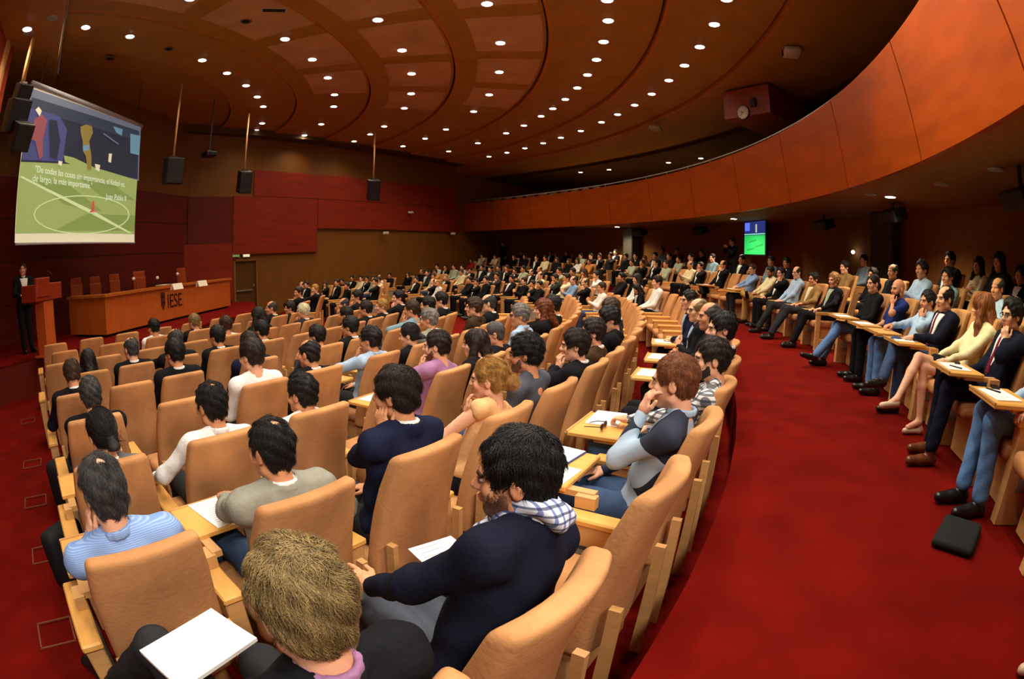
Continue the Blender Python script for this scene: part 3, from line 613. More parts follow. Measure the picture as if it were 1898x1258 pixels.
# small fittings on the aisle ramp at the left
for k, (px, py) in enumerate(((104, 1172), (85, 1026), (66, 929), (60, 859), (52, 780))):
    R = 16.06-1.035*k; z = floor_h(R)+.004; p = at_z(px, py, z); R, f = polar(p)
    t = thing('floor_hatch', f'thin metal square hatch frame in the red aisle carpet, {nth(k)} from the bottom edge', 'floor hatch', seat_matrix(R, f, z), 'floor hatches')
    mb = MB(); s = .13
    for a, b in (((0, s), (2*s+.012, .012)), ((0, -s), (2*s+.012, .012)), ((s, 0), (.012, 2*s)), ((-s, 0), (.012, 2*s))): mb.box((a[0], a[1], .003), (b[0], b[1], .008))
    mb.build('frame', M('hatch_metal', (120, 66, 44), .4, .05), t)
# balcony seats whose tops show over the parapet
BS = MB(); BS.rbox((0, 0, .30), (.46, .10, .62), .045, 3, deform=None); BSM = BS.mesh('backrest', SUEDE, True); bq = MB(); bq.rbox((0, .24, .02), (.46, .44, .1), .03, 2); BQM = bq.mesh('seat', SUEDE, True)
for k, px in enumerate((922, 942, 963, 984, 1005, 1025, 1046, 1066, 1086, 1106)):
    f = polar(at_r(px, 365, 21.5)[-1])[1]
    t = thing('balcony_chair', f'tan seat top peeping over the balcony front, {nth(k)} from the stage end', 'chair', seat_matrix(21.5, f, 4.56), 'balcony seats'); link('backrest', BSM, t); link('seat', BQM, t)
# ------------------------------------------------------------------ implicit-surface modeller (smooth unions -> surface nets)
class SDF:
    def __init__(s, k=.03): s.p = []; s.k = k
    def cap(s, a, b, ra, rb=None, k=None, op=0): s.p.append(('c', np.array(a, 'f4'), np.array(b, 'f4'), ra, ra if rb is None else rb, k or s.k, op)); return s
    def ell(s, c, r, R=None, k=None, op=0): s.p.append(('e', np.array(c, 'f4'), np.array(r, 'f4'), np.eye(3, dtype='f4') if R is None else np.array(R, 'f4'), None, k or s.k, op)); return s
    def bounds(s, q):
        if q[0] == 'c':
            r = max(q[3], q[4]); return np.minimum(q[1], q[2])-r, np.maximum(q[1], q[2])+r
        e = np.sqrt(((q[3]*q[2][None, :])**2).sum(1)); return q[1]-e, q[1]+e
    def dist(s, q, P):
        if q[0] == 'c':
            ba = q[2]-q[1]; pa = P-q[1]; t = np.clip((pa @ ba)/max(1e-9, ba @ ba), 0, 1)
            return np.linalg.norm(pa-t[..., None]*ba, axis=-1)-(q[3]+(q[4]-q[3])*t)
        L = (P-q[1]) @ q[3]; n = L/q[2]; k0 = np.linalg.norm(n, axis=-1); k1 = np.linalg.norm(n/q[2], axis=-1)
        return k0*(k0-1)/np.maximum(k1, 1e-6)
    def field(s, h, extra=None):
        bs = [s.bounds(q) for q in s.p if q[6] == 0]; lo = np.min([b[0] for b in bs], 0)-3*h-.01; hi = np.max([b[1] for b in bs], 0)+3*h+.01
        n = np.ceil((hi-lo)/h).astype(int)+1; F = np.full(n, 1.0, 'f4')
        ax = [lo[i]+h*np.arange(n[i], dtype='f4') for i in range(3)]
        for q in s.p:
            b0, b1 = s.bounds(q); pad = .03+q[5]
            i0 = np.maximum(0, np.floor((b0-pad-lo)/h).astype(int)); i1 = np.minimum(n, np.ceil((b1+pad-lo)/h).astype(int)+1)
            if (i1 <= i0).any(): continue
            sl = tuple(slice(i0[j], i1[j]) for j in range(3))
            P = np.stack(np.meshgrid(*[ax[j][sl[j]] for j in range(3)], indexing='ij'), -1); d = s.dist(q, P); o = F[sl]; k = q[5]
            if q[6] == 0: t = np.clip(.5+.5*(o-d)/k, 0, 1); F[sl] = o*(1-t)+d*t-k*t*(1-t)
            else: d = -d; t = np.clip(.5-.5*(o-d)/k, 0, 1); F[sl] = o*(1-t)+d*t+k*t*(1-t)
        if extra is not None:
            P = np.stack(np.meshgrid(*ax, indexing='ij'), -1); F = extra(F, P)
        return F, lo
    def mesh(s, h, extra=None):
        F, lo = s.field(h, extra); return surface_nets(F, lo, h)
COR = np.array([(i, j, k) for i in (0, 1) for j in (0, 1) for k in (0, 1)])
EDGE = [(a, b) for a in range(8) for b in range(a+1, 8) if abs(COR[a]-COR[b]).sum() == 1]
def surface_nets(F, lo, h):
    S = F < 0; n = np.array(F.shape)
    c = np.zeros(n-1, int)
    for d in COR: c += S[d[0]:n[0]-1+d[0], d[1]:n[1]-1+d[1], d[2]:n[2]-1+d[2]]
    idx = np.argwhere((c > 0) & (c < 8))
    if len(idx) == 0: return np.zeros((0, 3), 'f4'), np.zeros((0, 4), int)
    val = np.stack([F[idx[:, 0]+d[0], idx[:, 1]+d[1], idx[:, 2]+d[2]] for d in COR], 1)
    acc = np.zeros((len(idx), 3)); cnt = np.zeros(len(idx))
    for a, b in EDGE:
        va, vb = val[:, a], val[:, b]; m = (va < 0) != (vb < 0)
        t = np.where(m, va/np.where(m, va-vb, 1), 0)
        p = COR[a][None]+t[:, None]*(COR[b]-COR[a])[None]; acc += p*m[:, None]; cnt += m
    V = (idx+acc/cnt[:, None])*h+lo
    M_ = np.full(n-1, -1); M_[idx[:, 0], idx[:, 1], idx[:, 2]] = np.arange(len(idx)); Q = []
    for ax in range(3):
        u, w = [(1, 2), (2, 0), (0, 1)][ax]
        sa = [slice(1, -1)]*3; sb = [slice(1, -1)]*3; sa[ax] = slice(0, n[ax]-1); sb[ax] = slice(1, n[ax])
        A, B = S[tuple(sa)], S[tuple(sb)]; e = np.argwhere(A != B)
        if len(e) == 0: continue
        flip = A[e[:, 0], e[:, 1], e[:, 2]]; base = e.copy(); base[:, u] += 1; base[:, w] += 1
        def cell(du, dw): q = base.copy(); q[:, u] -= du; q[:, w] -= dw; return M_[q[:, 0], q[:, 1], q[:, 2]]
        q = np.stack([cell(1, 1), cell(0, 1), cell(0, 0), cell(1, 0)], 1)
        q[~flip] = q[~flip][:, ::-1]; Q.append(q)
    Q = np.concatenate(Q); return V.astype('f4'), Q[(Q >= 0).all(1)]
def normals(V, Q):
    n = np.zeros_like(V); fn = np.cross(V[Q[:, 2]]-V[Q[:, 0]], V[Q[:, 3]]-V[Q[:, 1]])
    for i in range(4): np.add.at(n, Q[:, i], fn)
    return n/np.maximum(1e-9, np.linalg.norm(n, axis=1))[:, None]
def np_mesh(name, V, Q, mats, smooth=True, mi=None):
    me = bpy.data.meshes.new(name); V = np.asarray(V, 'f4'); Q = np.asarray(Q, 'i4'); k = Q.shape[1] if len(Q) else 4
    me.vertices.add(len(V)); me.vertices.foreach_set('co', V.ravel()); me.loops.add(Q.size); me.loops.foreach_set('vertex_index', Q.ravel())
    me.polygons.add(len(Q)); me.polygons.foreach_set('loop_start', np.arange(0, Q.size, k, dtype='i4'))
    try: me.polygons.foreach_set('loop_total', np.full(len(Q), k, 'i4'))
    except Exception: pass
    me.polygons.foreach_set('use_smooth', np.full(len(Q), smooth))
    for m in (mats if isinstance(mats, (list, tuple)) else [mats]): me.materials.append(m)
    if mi is not None: me.polygons.foreach_set('material_index', np.asarray(mi, 'i4'))
    me.update(calc_edges=True); return me
def xf(V, mx): m = np.array(mx); return V @ m[:3, :3].T.astype('f4')+m[:3, 3].astype('f4')
def merge(parts):
    V = []; Q = []; o = 0
    for v, q in parts:
        if len(v): V.append(v); Q.append(q+o); o += len(v)
    return np.concatenate(V), np.concatenate(Q)
# ------------------------------------------------------------------ anatomy
def head_sdf(sp):
    s = SDF(.022); fem = sp.get('fem')
    s.ell((0, -.018, .03), (.074, .098, .090)).ell((0, .030, -.038), (.058 if not fem else .054, .066, .080))
    s.cap((0, .062, -.098), (0, .070, -.100), .026, .024).cap((-.045, .0, -.075), (.0, .055, -.1), .026, .024).cap((.045, 0, -.075), (0, .055, -.1), .026, .024)
    s.ell((0, .078, .022), (.046, .018, .014), k=.02).ell((-.04, .066, -.03), (.022, .02, .022)).ell((.04, .066, -.03), (.022, .02, .022))
    for e in (-.031, .031): s.ell((e, .100, .000), (.017, .014, .012), k=.012, op=1)
    s.cap((0, .088, .010), (0, .112, -.028), .008, .013, k=.012).ell((-.012, .100, -.032), (.009, .010, .008), k=.008).ell((.012, .100, -.032), (.009, .010, .008), k=.008)
    s.ell((0, .094, -.060), (.022, .010, .006), k=.008).ell((0, .092, -.072), (.019, .010, .006), k=.008)
    for e in (-1, 1): s.ell((e*.079, -.012, -.012), (.010, .020, .032), k=.008).ell((e*.090, -.006, -.012), (.006, .011, .019), k=.004, op=1)
    if sp.get('jowl'): s.ell((0, .02, -.09), (.062, .055, .04))
    return s
def hair_extra(style, sp):
    def ex(F, P):
        x, y, z = P[..., 0], P[..., 1], P[..., 2]
        def E(c, r): n = (P-np.array(c, 'f4'))/np.array(r, 'f4'); k0 = np.linalg.norm(n, axis=-1); return (k0-1)*min(r)
        hl = sp.get('hairline', .062)
        G = F
        G = np.maximum(G, -E((0, .145, -.020), (.094, .085, .098)))                  # face opening
        if style in ('short', 'balding', 'crown', 'curly', 'pony', 'bun'):
            G = np.maximum(G, -(z+.070-.35*np.maximum(0, y+.03)*1.0))                # nape
            G = np.maximum(G, -np.maximum(np.abs(y-.03)-.05, np.maximum(z-(-.002), -(np.abs(x)-.05))))  # around the ears
        if style == 'balding': G = np.maximum(G, -E((0, .035, .115), (.066, .105, .075)))
        if style == 'crown': G = np.maximum(G, -E((0, -.070, .124), (.028, .032, .022))-.004*np.sin(150*x+40*y)*np.sin(130*y))
        G = np.maximum(G, y-.088) if style == 'long' else np.maximum(G, y-.070-.3*np.minimum(0, z-.05))
        a = sp.get('wave', .004); f = sp.get('freq', 60)
        return G+a*(np.sin(f*x+2.1*np.sin(f*.6*z))*np.sin(f*y+1.3)+.6*np.sin(1.9*f*z+1.7*f*x))
    return ex
def hair_mesh(style, sp, h):
    th = sp.get('thick', .014); s = SDF(.02)
    s.ell((0, -.020, .034), (.074+th, .098+th, .088+th))
    if style == 'long':
        L = sp.get('len', .26)
        for g in (-1, 1): s.cap((g*.062, -.015, .02), (g*.092, .022, -.14), .042, .040).cap((g*.092, .022, -.14), (g*.125, .052, -L), .040, .026)
        s.cap((0, -.07, 0), (0, -.105, -.14), .070, .066).cap((0, -.105, -.14), (0, -.150, -L), .066, .05)
    elif style != 'bun2': s.ell((0, -.055, -.03), (.066+th*.5, .052+th*.5, .055))
    if style == 'pony': s.cap((0, -.105, .0), (0, -.150, -.06), .030, .034).cap((0, -.150, -.06), (0, -.135, -.24), .034, .016)
    if style == 'bun': s.ell((.0, -.135, -.035), (.052, .045, .05))
    return s.mesh(h, hair_extra(style, sp))
def tufts(V, Q, sp, style, n=900, seed=1):
    """fine tapered locks lying along the hair surface (head frame)"""
    rg = np.random.RandomState(seed); N = normals(V, Q); i = rg.randint(0, len(V), n); p = V[i]; nn = N[i]
    keep = (nn[:, 2] > -.75) & ((p[:, 1] > -.118) | (style != 'pony')); p, nn = p[keep], nn[keep]; n = len(p)
    cw = np.array([0, -.015 if style == 'crown' else -.055, .13]); d = p-cw; d[:, 2] -= .10*np.linalg.norm(d[:, :2], axis=1)
    if style in ('pony', 'bun'): d = np.array([0, -.15, -.02])-p
    d += rg.normal(0, sp.get('mess', .03), d.shape); t = d-(d*nn).sum(1)[:, None]*nn; t /= np.maximum(1e-6, np.linalg.norm(t, axis=1))[:, None]
    b = np.cross(nn, t); L = sp.get('lock', .04)*rg.uniform(.6, 1.3, n); r = sp.get('lockr', .0026)*rg.uniform(.6, 1.2, n); cl = sp.get('curl', .0); ph = 46*p[:, 0]+31*p[:, 1]+38*p[:, 2]+3*np.sin(25*p[:, 0]+17*p[:, 2])+rg.uniform(0, .9, n)
    Vs = []; K = 6; lf = sp.get('lift', .003)*rg.uniform(.3, 1.3, n); RC = sp.get('rc', .105)
    for k in range(K):
        u = k/(K-1); c = p+t*(L*u)[:, None]+nn*(.0012+lf*math.sin(u*2.6)-L*L*u*u/(2*RC))[:, None]+b*(cl*np.sin(ph+u*6))[:, None]+nn*(cl*.5*np.cos(ph+u*6))[:, None]
        rr = r*(1-u*.8)
        for a in range(3): Vs.append(c+b*(rr*math.cos(a*2.094))[:, None]+nn*(rr*.7*math.sin(a*2.094))[:, None])
    Vs = np.stack(Vs, 1).reshape(-1, 3); o = (np.arange(n)*K*3)[:, None]; Qs = []
    for k in range(K-1):
        for a in range(3): Qs.append(o+np.array([[k*3+a, k*3+(a+1) % 3, (k+1)*3+(a+1) % 3, (k+1)*3+a]]))
    return Vs.astype('f4'), np.stack(Qs, 1).reshape(-1, 4)
def hand_mesh(sgn, curl, h=.0046, spread=.0, thumb=.0):
    s = SDF(.010); t = -sgn                                  # thumb side: -x for a right hand lying palm down
    s.ell((0, .046, 0), (.041, .050, .015)).cap((0, -.035, 0), (0, .02, 0), .024, .026, k=.02)
    cs = curl if hasattr(curl, '__len__') else (curl*.85, curl, curl*1.05, curl*1.1)
    for j, (bx, ln, c) in enumerate(zip((.030, .0105, -.0095, -.0285), (.074, .082, .076, .060), cs)):
        p = np.array([t*bx, .084-.006*abs(j-1.2), 0]); ang = 0; sx = t*(1.5-j)*spread
        for fr, bend, r in ((.45, 1.15, .0092), (.31, 1.55, .0084), (.24, .95, .0074)):
            ang += bend*c; q = p+ln*fr*np.array([sx, math.cos(ang), -math.sin(ang)]); s.cap(p, q, r, r*.9, k=.004); p = q
    a = np.array([t*.026, .012, -.006]); b = np.array([t*(.056-.02*thumb), .046, -.014-.012*thumb]); c = np.array([t*(.066-.045*thumb), .080, -.022-.014*thumb])
    s.cap(a, b, .0135, .011, k=.01).cap(b, c, .0105, .0085, k=.004)
    return s.mesh(h)
def frame(fd, up):
    y = Vector(fd).normalized(); z = Vector(up); z = (z-y*z.dot(y)); z = z.normalized() if z.length > 1e-4 else Vector((0, 0, 1)); x = y.cross(z)
    return Matrix((x, y, z)).transposed()
def ik(S, W, hint, a=.285, b=.255):
    S, W = Vector(S), Vector(W); d = W-S; L = d.length
    if L > (a+b)*.985: W = S+d*((a+b)*.985/L); d = W-S; L = d.length
    if L < .12: W = S+d.normalized()*.12; d = W-S; L = .12
    u = d/L; x = (a*a-b*b+L*L)/(2*L); r = math.sqrt(max(0, a*a-x*x)); hv = Vector(hint); hv = hv-u*hv.dot(u); hv.normalize()
    return S+u*x+hv*r, W
def arm_pose(name, g, S, Hm):
    H = lambda *p: Hm @ Vector(p)
    if isinstance(name, dict):
        d = dict(w=(g*.1, .26, .62), e=(g*.4, -.3, -.8), fd=None, up=(0, 0, 1), curl=.4); d.update(name); return d
    R3 = Hm.to_3x3()
    T = {'lap': dict(w=(g*.10, .24, .64), e=(g*.5, -.35, -.7), fd=(-g*.45, .9, -.05), up=(0, .1, 1), curl=.35),
         'thigh': dict(w=(g*.12, .34, .655), e=(g*.45, -.4, -.7), fd=(0, 1, -.1), up=(0, .1, 1), curl=.3),
         'chin': dict(w=H(g*.045, .110, -.190), e=(g*.75, .75, -.35), fd=R3 @ Vector((-g*.10, .10, 1)), up=R3 @ Vector((g*.5, .85, 0)), curl=.72),
         'mouth': dict(w=H(g*.045, .135, -.18), e=(g*.75, .7, -.4), fd=R3 @ Vector((-g*.3, -.05, 1)), up=R3 @ Vector((g*.35, .95, 0)), curl=.62),
         'cheek': dict(w=H(g*.100, .040, -.170), e=(g*.45, .55, -.85), fd=R3 @ Vector((-g*.08, .12, 1)), up=R3 @ Vector((g, .2, 0)), curl=.55),
         'rest': dict(w=(g*.31, .27, .685), e=(g*.6, -.4, -.3), fd=(0, 1, -.08), up=(0, 0, 1), curl=.4),
         'cross': dict(w=(-g*.06, .17, .80+.03*g), e=(g*.6, .1, -.8), fd=(-g, .15, .05), up=(0, 1, .3), curl=.35),
         'tab': dict(w=(g*.07-.06, .33, .755), e=(g*.6, -.3, -.5), fd=(-g*.35, .95, -.05), up=(0, 0, 1), curl=.4),
         'clasp': dict(w=(g*.055, .24, .84), e=(g*.5, .1, -.9), fd=(-g*.45, .35, .8), up=(g*.6, .6, -.1), curl=.75),
         'side': dict(w=(g*.25, .05, .80), e=(g*.3, -.6, -.2), fd=(0, .15, -1), up=(g, 0, 0), curl=.35)}
    return T[name]
SKINS = [M('skin_fair', (232, 172, 136), .55, .06, (20, 20, 20), .05, bscale=300), M('skin_warm', (214, 148, 106), .55, .06, (20, 20, 20), .05, bscale=300), M('skin_tan', (190, 122, 82), .55, .06, (20, 20, 20), .05, bscale=300)]
def hairm(n, c, sheen=.35):
    m = M('hair_'+n, c, .48, .45, (60, 60, 14), .35, spec=.35, bscale=220); return m
HAIR = dict(t=hairm('stubble', (118, 80, 62)), a=hairm('copper_brown', (142, 82, 40)), d=hairm('black', (26, 20, 18)), n=hairm('brown', (62, 40, 24)), k=hairm('dark_brown', (40, 27, 20)), b=hairm('blond', (176, 128, 62)), g=hairm('grey', (124, 118, 108)), s=hairm('dark_grey', (68, 64, 62)), w=hairm('white', (226, 214, 178)), r=hairm('auburn', (112, 52, 22)), c=hairm('ginger', (130, 76, 44)), y=hairm('ash_blond', (136, 112, 70)))
FAB = {}
def fab(n, c, rough=.88, var=.08, bump=.15): FAB[n] = M('cloth_'+n, c, rough, var, (25, 25, 25), bump, spec=.12, bscale=70); return FAB[n]
for n, c in dict(black=(22, 22, 25), navy=(24, 28, 52), darknavy=(20, 22, 38), grey=(92, 94, 92), charcoal=(44, 44, 46), brown=(66, 48, 30), tan=(140, 106, 62), white=(236, 234, 228), cream=(226, 214, 170), blue=(134, 164, 206), skyblue=(166, 190, 214), sage=(172, 180, 156), lavender=(164, 118, 156), red=(170, 40, 36), olive=(104, 92, 52), tweed=(142, 140, 124), slate=(78, 82, 92), royal=(34, 48, 104), jeans=(92, 130, 176), darkjeans=(58, 76, 104), khaki=(158, 124, 66), nude=(228, 178, 122), orange=(206, 140, 70), wine=(110, 22, 44), teal=(120, 150, 160)).items(): fab(n, c)
SHOE = M('shoe_black', (22, 20, 18), .3, .1, spec=.5)
PLAIDS = dict(check=lambda: plaid('cloth_check_shirt', (226, 226, 222), ((34, 40, 70), (50, 54, 60)), 9, .34), scarf=lambda: plaid('cloth_check_scarf', (222, 228, 242), ((70, 96, 170), (40, 48, 96)), 14, .22), stripe=lambda: plaid('cloth_striped_blue', (122, 154, 208), ((158, 184, 222), (110, 140, 200)), 44, .35, ('Z',)))
def cloth(n): return PLAIDS[n]() if n in PLAIDS else FAB[n]
def person_parts(sp, q):
    """q: 0 near, 1 middle, 2 far. Returns dict part -> (V, Q) in seat coordinates, plus the head matrix"""
    hh, hb, hc = ((.0060, .015, .0115), (.0085, .016, .015), (.012, .02, .02))[q]
    stand = sp.get('stand'); fem = sp.get('fem'); w = .92 if fem else 1.0; bulk = sp.get('bulk', 1.0)
    P0 = Vector(sp.get('pel', (0, -.02, .955 if stand else .545))); Hc = Vector(sp.get('H', (0, .0, 1.62) if stand else (0, -.08, 1.175)))
    Hm = Matrix.Translation(Hc) @ Euler((math.radians(sp.get('pitch', 0)), math.radians(sp.get('roll', 0)), math.radians(sp.get('yaw', 0))), 'YXZ').to_matrix().to_4x4()
    lean = (Hc-P0); nb = Hc+Hm.to_3x3() @ Vector((0, -.022, -.10))+Vector((0, -.018, -.055))
    sd = (nb-P0).normalized(); tw = math.radians(sp.get('twist', 0)); xr = Matrix.Rotation(tw, 3, 'Z') @ Vector((1, 0, 0)); xr = (xr-sd*xr.dot(sd)).normalized(); yf = sd.cross(xr); RT = np.array(Matrix((xr, yf, sd)).transposed())
    L = (nb-P0).length; at = lambda t, x=0, y=0: P0+sd*(L*t)+xr*x+yf*y
    Sh = {g: at(.88, g*.182*w*bulk, -.005) for g in (-1, 1)}; sl = sp.get('sleeve', 'long'); out = {}
    arms = {}
    for g, key in ((-1, 'L'), (1, 'R')):
        d = arm_pose(sp.get(key, 'lap'), g, Sh[g], Hm); E_, W_ = ik(Sh[g], d['w'], d['e']); fd = Vector(d['fd']) if d.get('fd') is not None else (W_-E_)
        arms[g] = (E_, W_, fd, d['up'], d['curl'], d.get('thumb', 0), d.get('spread', 0))
    # ---- skin: head, neck, trunk core, bare forearms, hands, bare legs: one body
    hs = head_sdf(sp); n0 = Hm.inverted() @ (nb-Vector((0, 0, .03))); hs.cap((0, -.028, -.05), (n0.x, n0.y, n0.z), .053*w, .060*w, k=.03)
    parts = [xf_pair(hs.mesh(hh), Hm)]
    b = SDF(.022); b.cap(nb-sd*.05, nb-sd*.01, .048, .050).cap(at(.12), at(.8), .105*w, .10*w).cap(Sh[-1], Sh[1], .042, .042)
    for g in (-1, 1):
        E_, W_, fd, up, cu, th, spd = arms[g]
        if sl == 'long': b.cap(Sh[g], E_, .036, .032).cap(E_, W_, .030, .022)
        else: b.cap(Sh[g], E_, .046*w, .038*w).cap(E_, W_, .038*w, .025*w)
    legs = {}
    for g, key in ((-1, 'legL'), (1, 'legR')):
        lg = sp.get(key)
        if lg is None: lg = ((g*.09, .01, .50), (g*.10, .05, .09), (g*.12, .20, .04)) if stand else ((g*.10, .45, .555), (g*.115, .45, .10), (g*.13, .60, .045))
        legs[g] = [Vector(v) for v in lg]; hipj = P0+Vector((g*.085, .0, -.02)); K, A, T = legs[g]
        bare = sp.get('bottom') == 'skirt'; r = 1.0 if bare else .72
        b.cap(hipj, K, .078*r*w, .052*r*w).cap(K, K+(A-K)*.35, .050*r*w, .052*r*w).cap(K+(A-K)*.35, A, .052*r*w, .032*r*w)
        if bare: b.cap(A, A+(T-A)*.8, .034, .026)
    parts.append(b.mesh(hb))
    for g in (-1, 1):
        E_, W_, fd, up, cu, th, spd = arms[g]
        if q < 2 or True:
            V, Q = hand_mesh(g, cu, (.0046, .0075, .011)[q], spd, th); m = frame(fd, up).to_4x4(); m.translation = W_; parts.append((xf(V, m), Q))
    out['body'] = merge(parts)
    # ---- top garment
    pf = .012 if sp.get('top', 'jacket') == 'jacket' else .0
    t = SDF(.045); bl = bulk
    t.ell(at(.66, 0, .005), ((.165*w+pf)*bl, (.112+pf)*bl, .20), RT).ell(at(.32, 0, .015), ((.150*w+pf)*bl, (.118+pf)*bl*sp.get('belly', 1), .17), RT).ell(at(.04), ((.170+pf)*bl, (.135+pf)*bl, .10), RT)
    t.cap(Sh[-1], Sh[1], .058+pf, .058+pf)
    for g in (-1, 1):
        t.cap(Sh[g]+sd*.012, nb+sd*.012+xr*(g*.045), .050+pf, .038, k=.03)
        E_, W_, *_ = arms[g]; r = (1.0 if sp.get('top', 'jacket') == 'jacket' else .9)*w
        if sl == 'long': t.cap(Sh[g], E_, .062*r, .050*r).cap(E_, E_+(W_-E_)*.93, .050*r, .037*r)
        elif sl == 'short': t.cap(Sh[g], Sh[g]+(E_-Sh[g])*.72, .062*r, .056*r, k=.02)
    if sp.get('top', 'jacket') in ('jacket', 'coat'):
        for i in range(12):
            a0, a1 = math.pi*(.95+1.1*i/12), math.pi*(.95+1.1*(i+1)/12); f = lambda a: at(1)+sd*(.020-.012*math.sin(a)*0)+xr*(.070*w*math.cos(a))+yf*(.074*w*math.sin(a)+.004)
            t.cap(f(a0), f(a1), .012, .012, k=.012).cap(f(a0)-sd*.03, f(a1)-sd*.03, .016, .016, k=.02)
    neckc = nb+sd*.03
    def cut(F, P):                                             # open the collar
        d = (P-np.array(neckc+yf*.012, 'f4')); ax = d @ np.array(sd, 'f4'); rad = np.linalg.norm(d-ax[..., None]*np.array(sd, 'f4'), axis=-1); rr = .060 if not sp.get('wide') else .085
        return np.maximum(F, -np.maximum(rad-rr, -(ax+.05)))
    TF = t
    V, Q = t.mesh(hc, cut)
    if q == 0:
        N = normals(V, Q); d = V*np.array([1, 1, 1]); amp = sp.get('wrinkle', .0042)
        V = V+N*(amp*(np.sin(38*d[:, 2]+22*d[:, 0]+3*np.sin(17*d[:, 1]))*np.sin(15*d[:, 0]-19*d[:, 1]+1)+.6*np.sin(61*d[:, 1]+33*d[:, 2])))[:, None]
    out['top'] = (V.astype('f4'), Q)
    # ---- shirt front, tie and collar under a jacket
    if sp.get('front'):
        A0 = np.array(at(.90), 'f4'); X, Y, Z = (np.array(v, 'f4') for v in (xr, yf, sd))
        def vee(off, half, grow, zl):
            def f(F, P):
                d = P-A0; x, y, z = d @ X, d @ Y, d @ Z
                return np.maximum(np.maximum(F-off, -y+.02), np.maximum(np.abs(x)-(half+grow*np.maximum(0, z-zl)), np.maximum(z-.03, zl-z)))
            return f
        out['shirt'] = TF.mesh(hc*.8, vee(.005, .012, .26, -.33))
        if sp.get('tie'): out['tie'] = TF.mesh(hc*.7, vee(.011, .030, -.035, -.32))
    if sp.get('collar', sp.get('top', 'jacket') == 'jacket'):
        c = SDF(.01); K = 14
        for i in range(K):
            a0, a1 = 2*math.pi*i/K, 2*math.pi*(i+1)/K; f = lambda a: np.array(nb+sd*(.028-.014*math.sin(a))+xr*(.059*w*math.cos(a))+yf*(.063*w*math.sin(a)+.002))
            c.cap(f(a0), f(a1), .008, .008).cap(f(a0)-np.array(sd)*.016, f(a1)-np.array(sd)*.016, .010, .010)
        out['shirt_collar'] = c.mesh((.006, .009, .012)[q])
    # ---- lower garment and shoes
    if not sp.get('nolegs'):
        bm_ = sp.get('bottom', 'trousers'); l = SDF(.04); l.ell(P0+Vector((0, .0, -.01)), (.168*bulk, .145*bulk, .10))
        for g in (-1, 1):
            K, A, T = legs[g]; hipj = P0+Vector((g*.085, .0, -.02))
            if bm_ == 'skirt': l.cap(hipj, hipj+(K-hipj)*.62, .095, .088, k=.06)
            else: l.cap(hipj, K, .094*bulk, .072).cap(K, A+(K-A)*.04, .070, .060, k=.03)
        V, Q = l.mesh(hc*1.15)
        if q == 0:
            N = normals(V, Q); V = V+N*(.0035*np.sin(34*V[:, 1]+25*V[:, 2]+2*np.sin(30*V[:, 0]))*np.sin(23*V[:, 2]-9*V[:, 0]))[:, None]
        out['bottom'] = (V.astype('f4'), Q)
        for g in (-1, 1):
            K, A, T = legs[g]; d = (T-A); fl = Vector((d.x, d.y, d.z+.055)).normalized(); dn = (A-K).normalized(); s_ = SDF(.02); flat_ = A.z < .145 and abs(d.z) < .09
            r0 = .030 if bm_ == 'skirt' else .042; so = Vector((0, 0, -(A.z-r0-.002))) if flat_ else dn*.045
            if flat_: fl = Vector((d.x, d.y, 0)).normalized()
            heel = A+so-fl*.035; tip = A+so+fl*.19
            if bm_ == 'skirt': s_.cap(heel+fl*.0, A+so+fl*.15, .030, .027).cap(A+so*.6-fl*.02, A+so-fl*.02, .030, .030)
            else: s_.cap(A, A+so*.8, .046, .045).cap(heel, heel+fl*.12, .042, .042).cap(heel+fl*.10, tip, .042, .034)
            out['shoe'+('L' if g < 0 else 'R')] = s_.mesh((.009, .013, .02)[q])
    return out, Hm, dict(nb=nb, sd=sd, xr=xr, yf=yf, arms=arms, Hc=Hc)
def xf_pair(vq, m): return xf(vq[0], m), vq[1]
TOPNAME = dict(jacket='jacket', shirt='shirt', sweater='sweater', tee='t_shirt', polo='polo_shirt', blouse='blouse', coat='coat')
def face_bits(sp, Hm, root, q):
    for e in (-.031, .031):
        b = MB(); b.sph((e, .0835, .000), (.0115, .0105, .0070), 10, 0, Hm); b.sph((e, .0915, .000), (.0056, .0034, .0056), 8, 1, Hm)
        b.build('eye', [M('eye_white', (176, 160, 148), .3, .02), M('iris', (38, 26, 18), .2, .02)], root, True)
    for e in (-1, 1):
        b = MB(); b.tube([Hm @ Vector((e*x, y, z)) for x, y, z in ((.013, .0955, .0165), (.030, .0945, .0205), (.047, .081, .0155))], .0050, 5)
        b.build('eyebrow', sp.get('brow', HAIR['k']), root, True)
    b = MB(); b.sph((0, .0995, -.060), (.021, .006, .0042), 10, 0, Hm); b.sph((0, .0975, -.071), (.018, .006, .0048), 10, 0, Hm); b.build('lips', M('lip_skin', (186, 96, 82), .5, .05), root, True)
def glasses(Hm, root, mat=None):
    b = MB(); T = lambda p: Hm @ Vector(p)
    for e in (-1, 1):
        b.tube([T((e*.034+.022*math.cos(a), .107-.006*abs(math.cos(a)), .0+.016*math.sin(a))) for a in np.linspace(0, 2*math.pi, 17)], .0022, 5)
        b.tube([T((e*.056, .103, .006)), T((e*.084, .05, .006)), T((e*.086, -.02, .0))], .0024, 5)
    b.tube([T((-.012, .108, .004)), T((.012, .108, .004))], .002, 5)
    b.build('glasses', mat or BLACK, root, True)
def set_obj_mat(o, m):
    o.material_slots[0].link = 'OBJECT'; o.material_slots[0].material = m
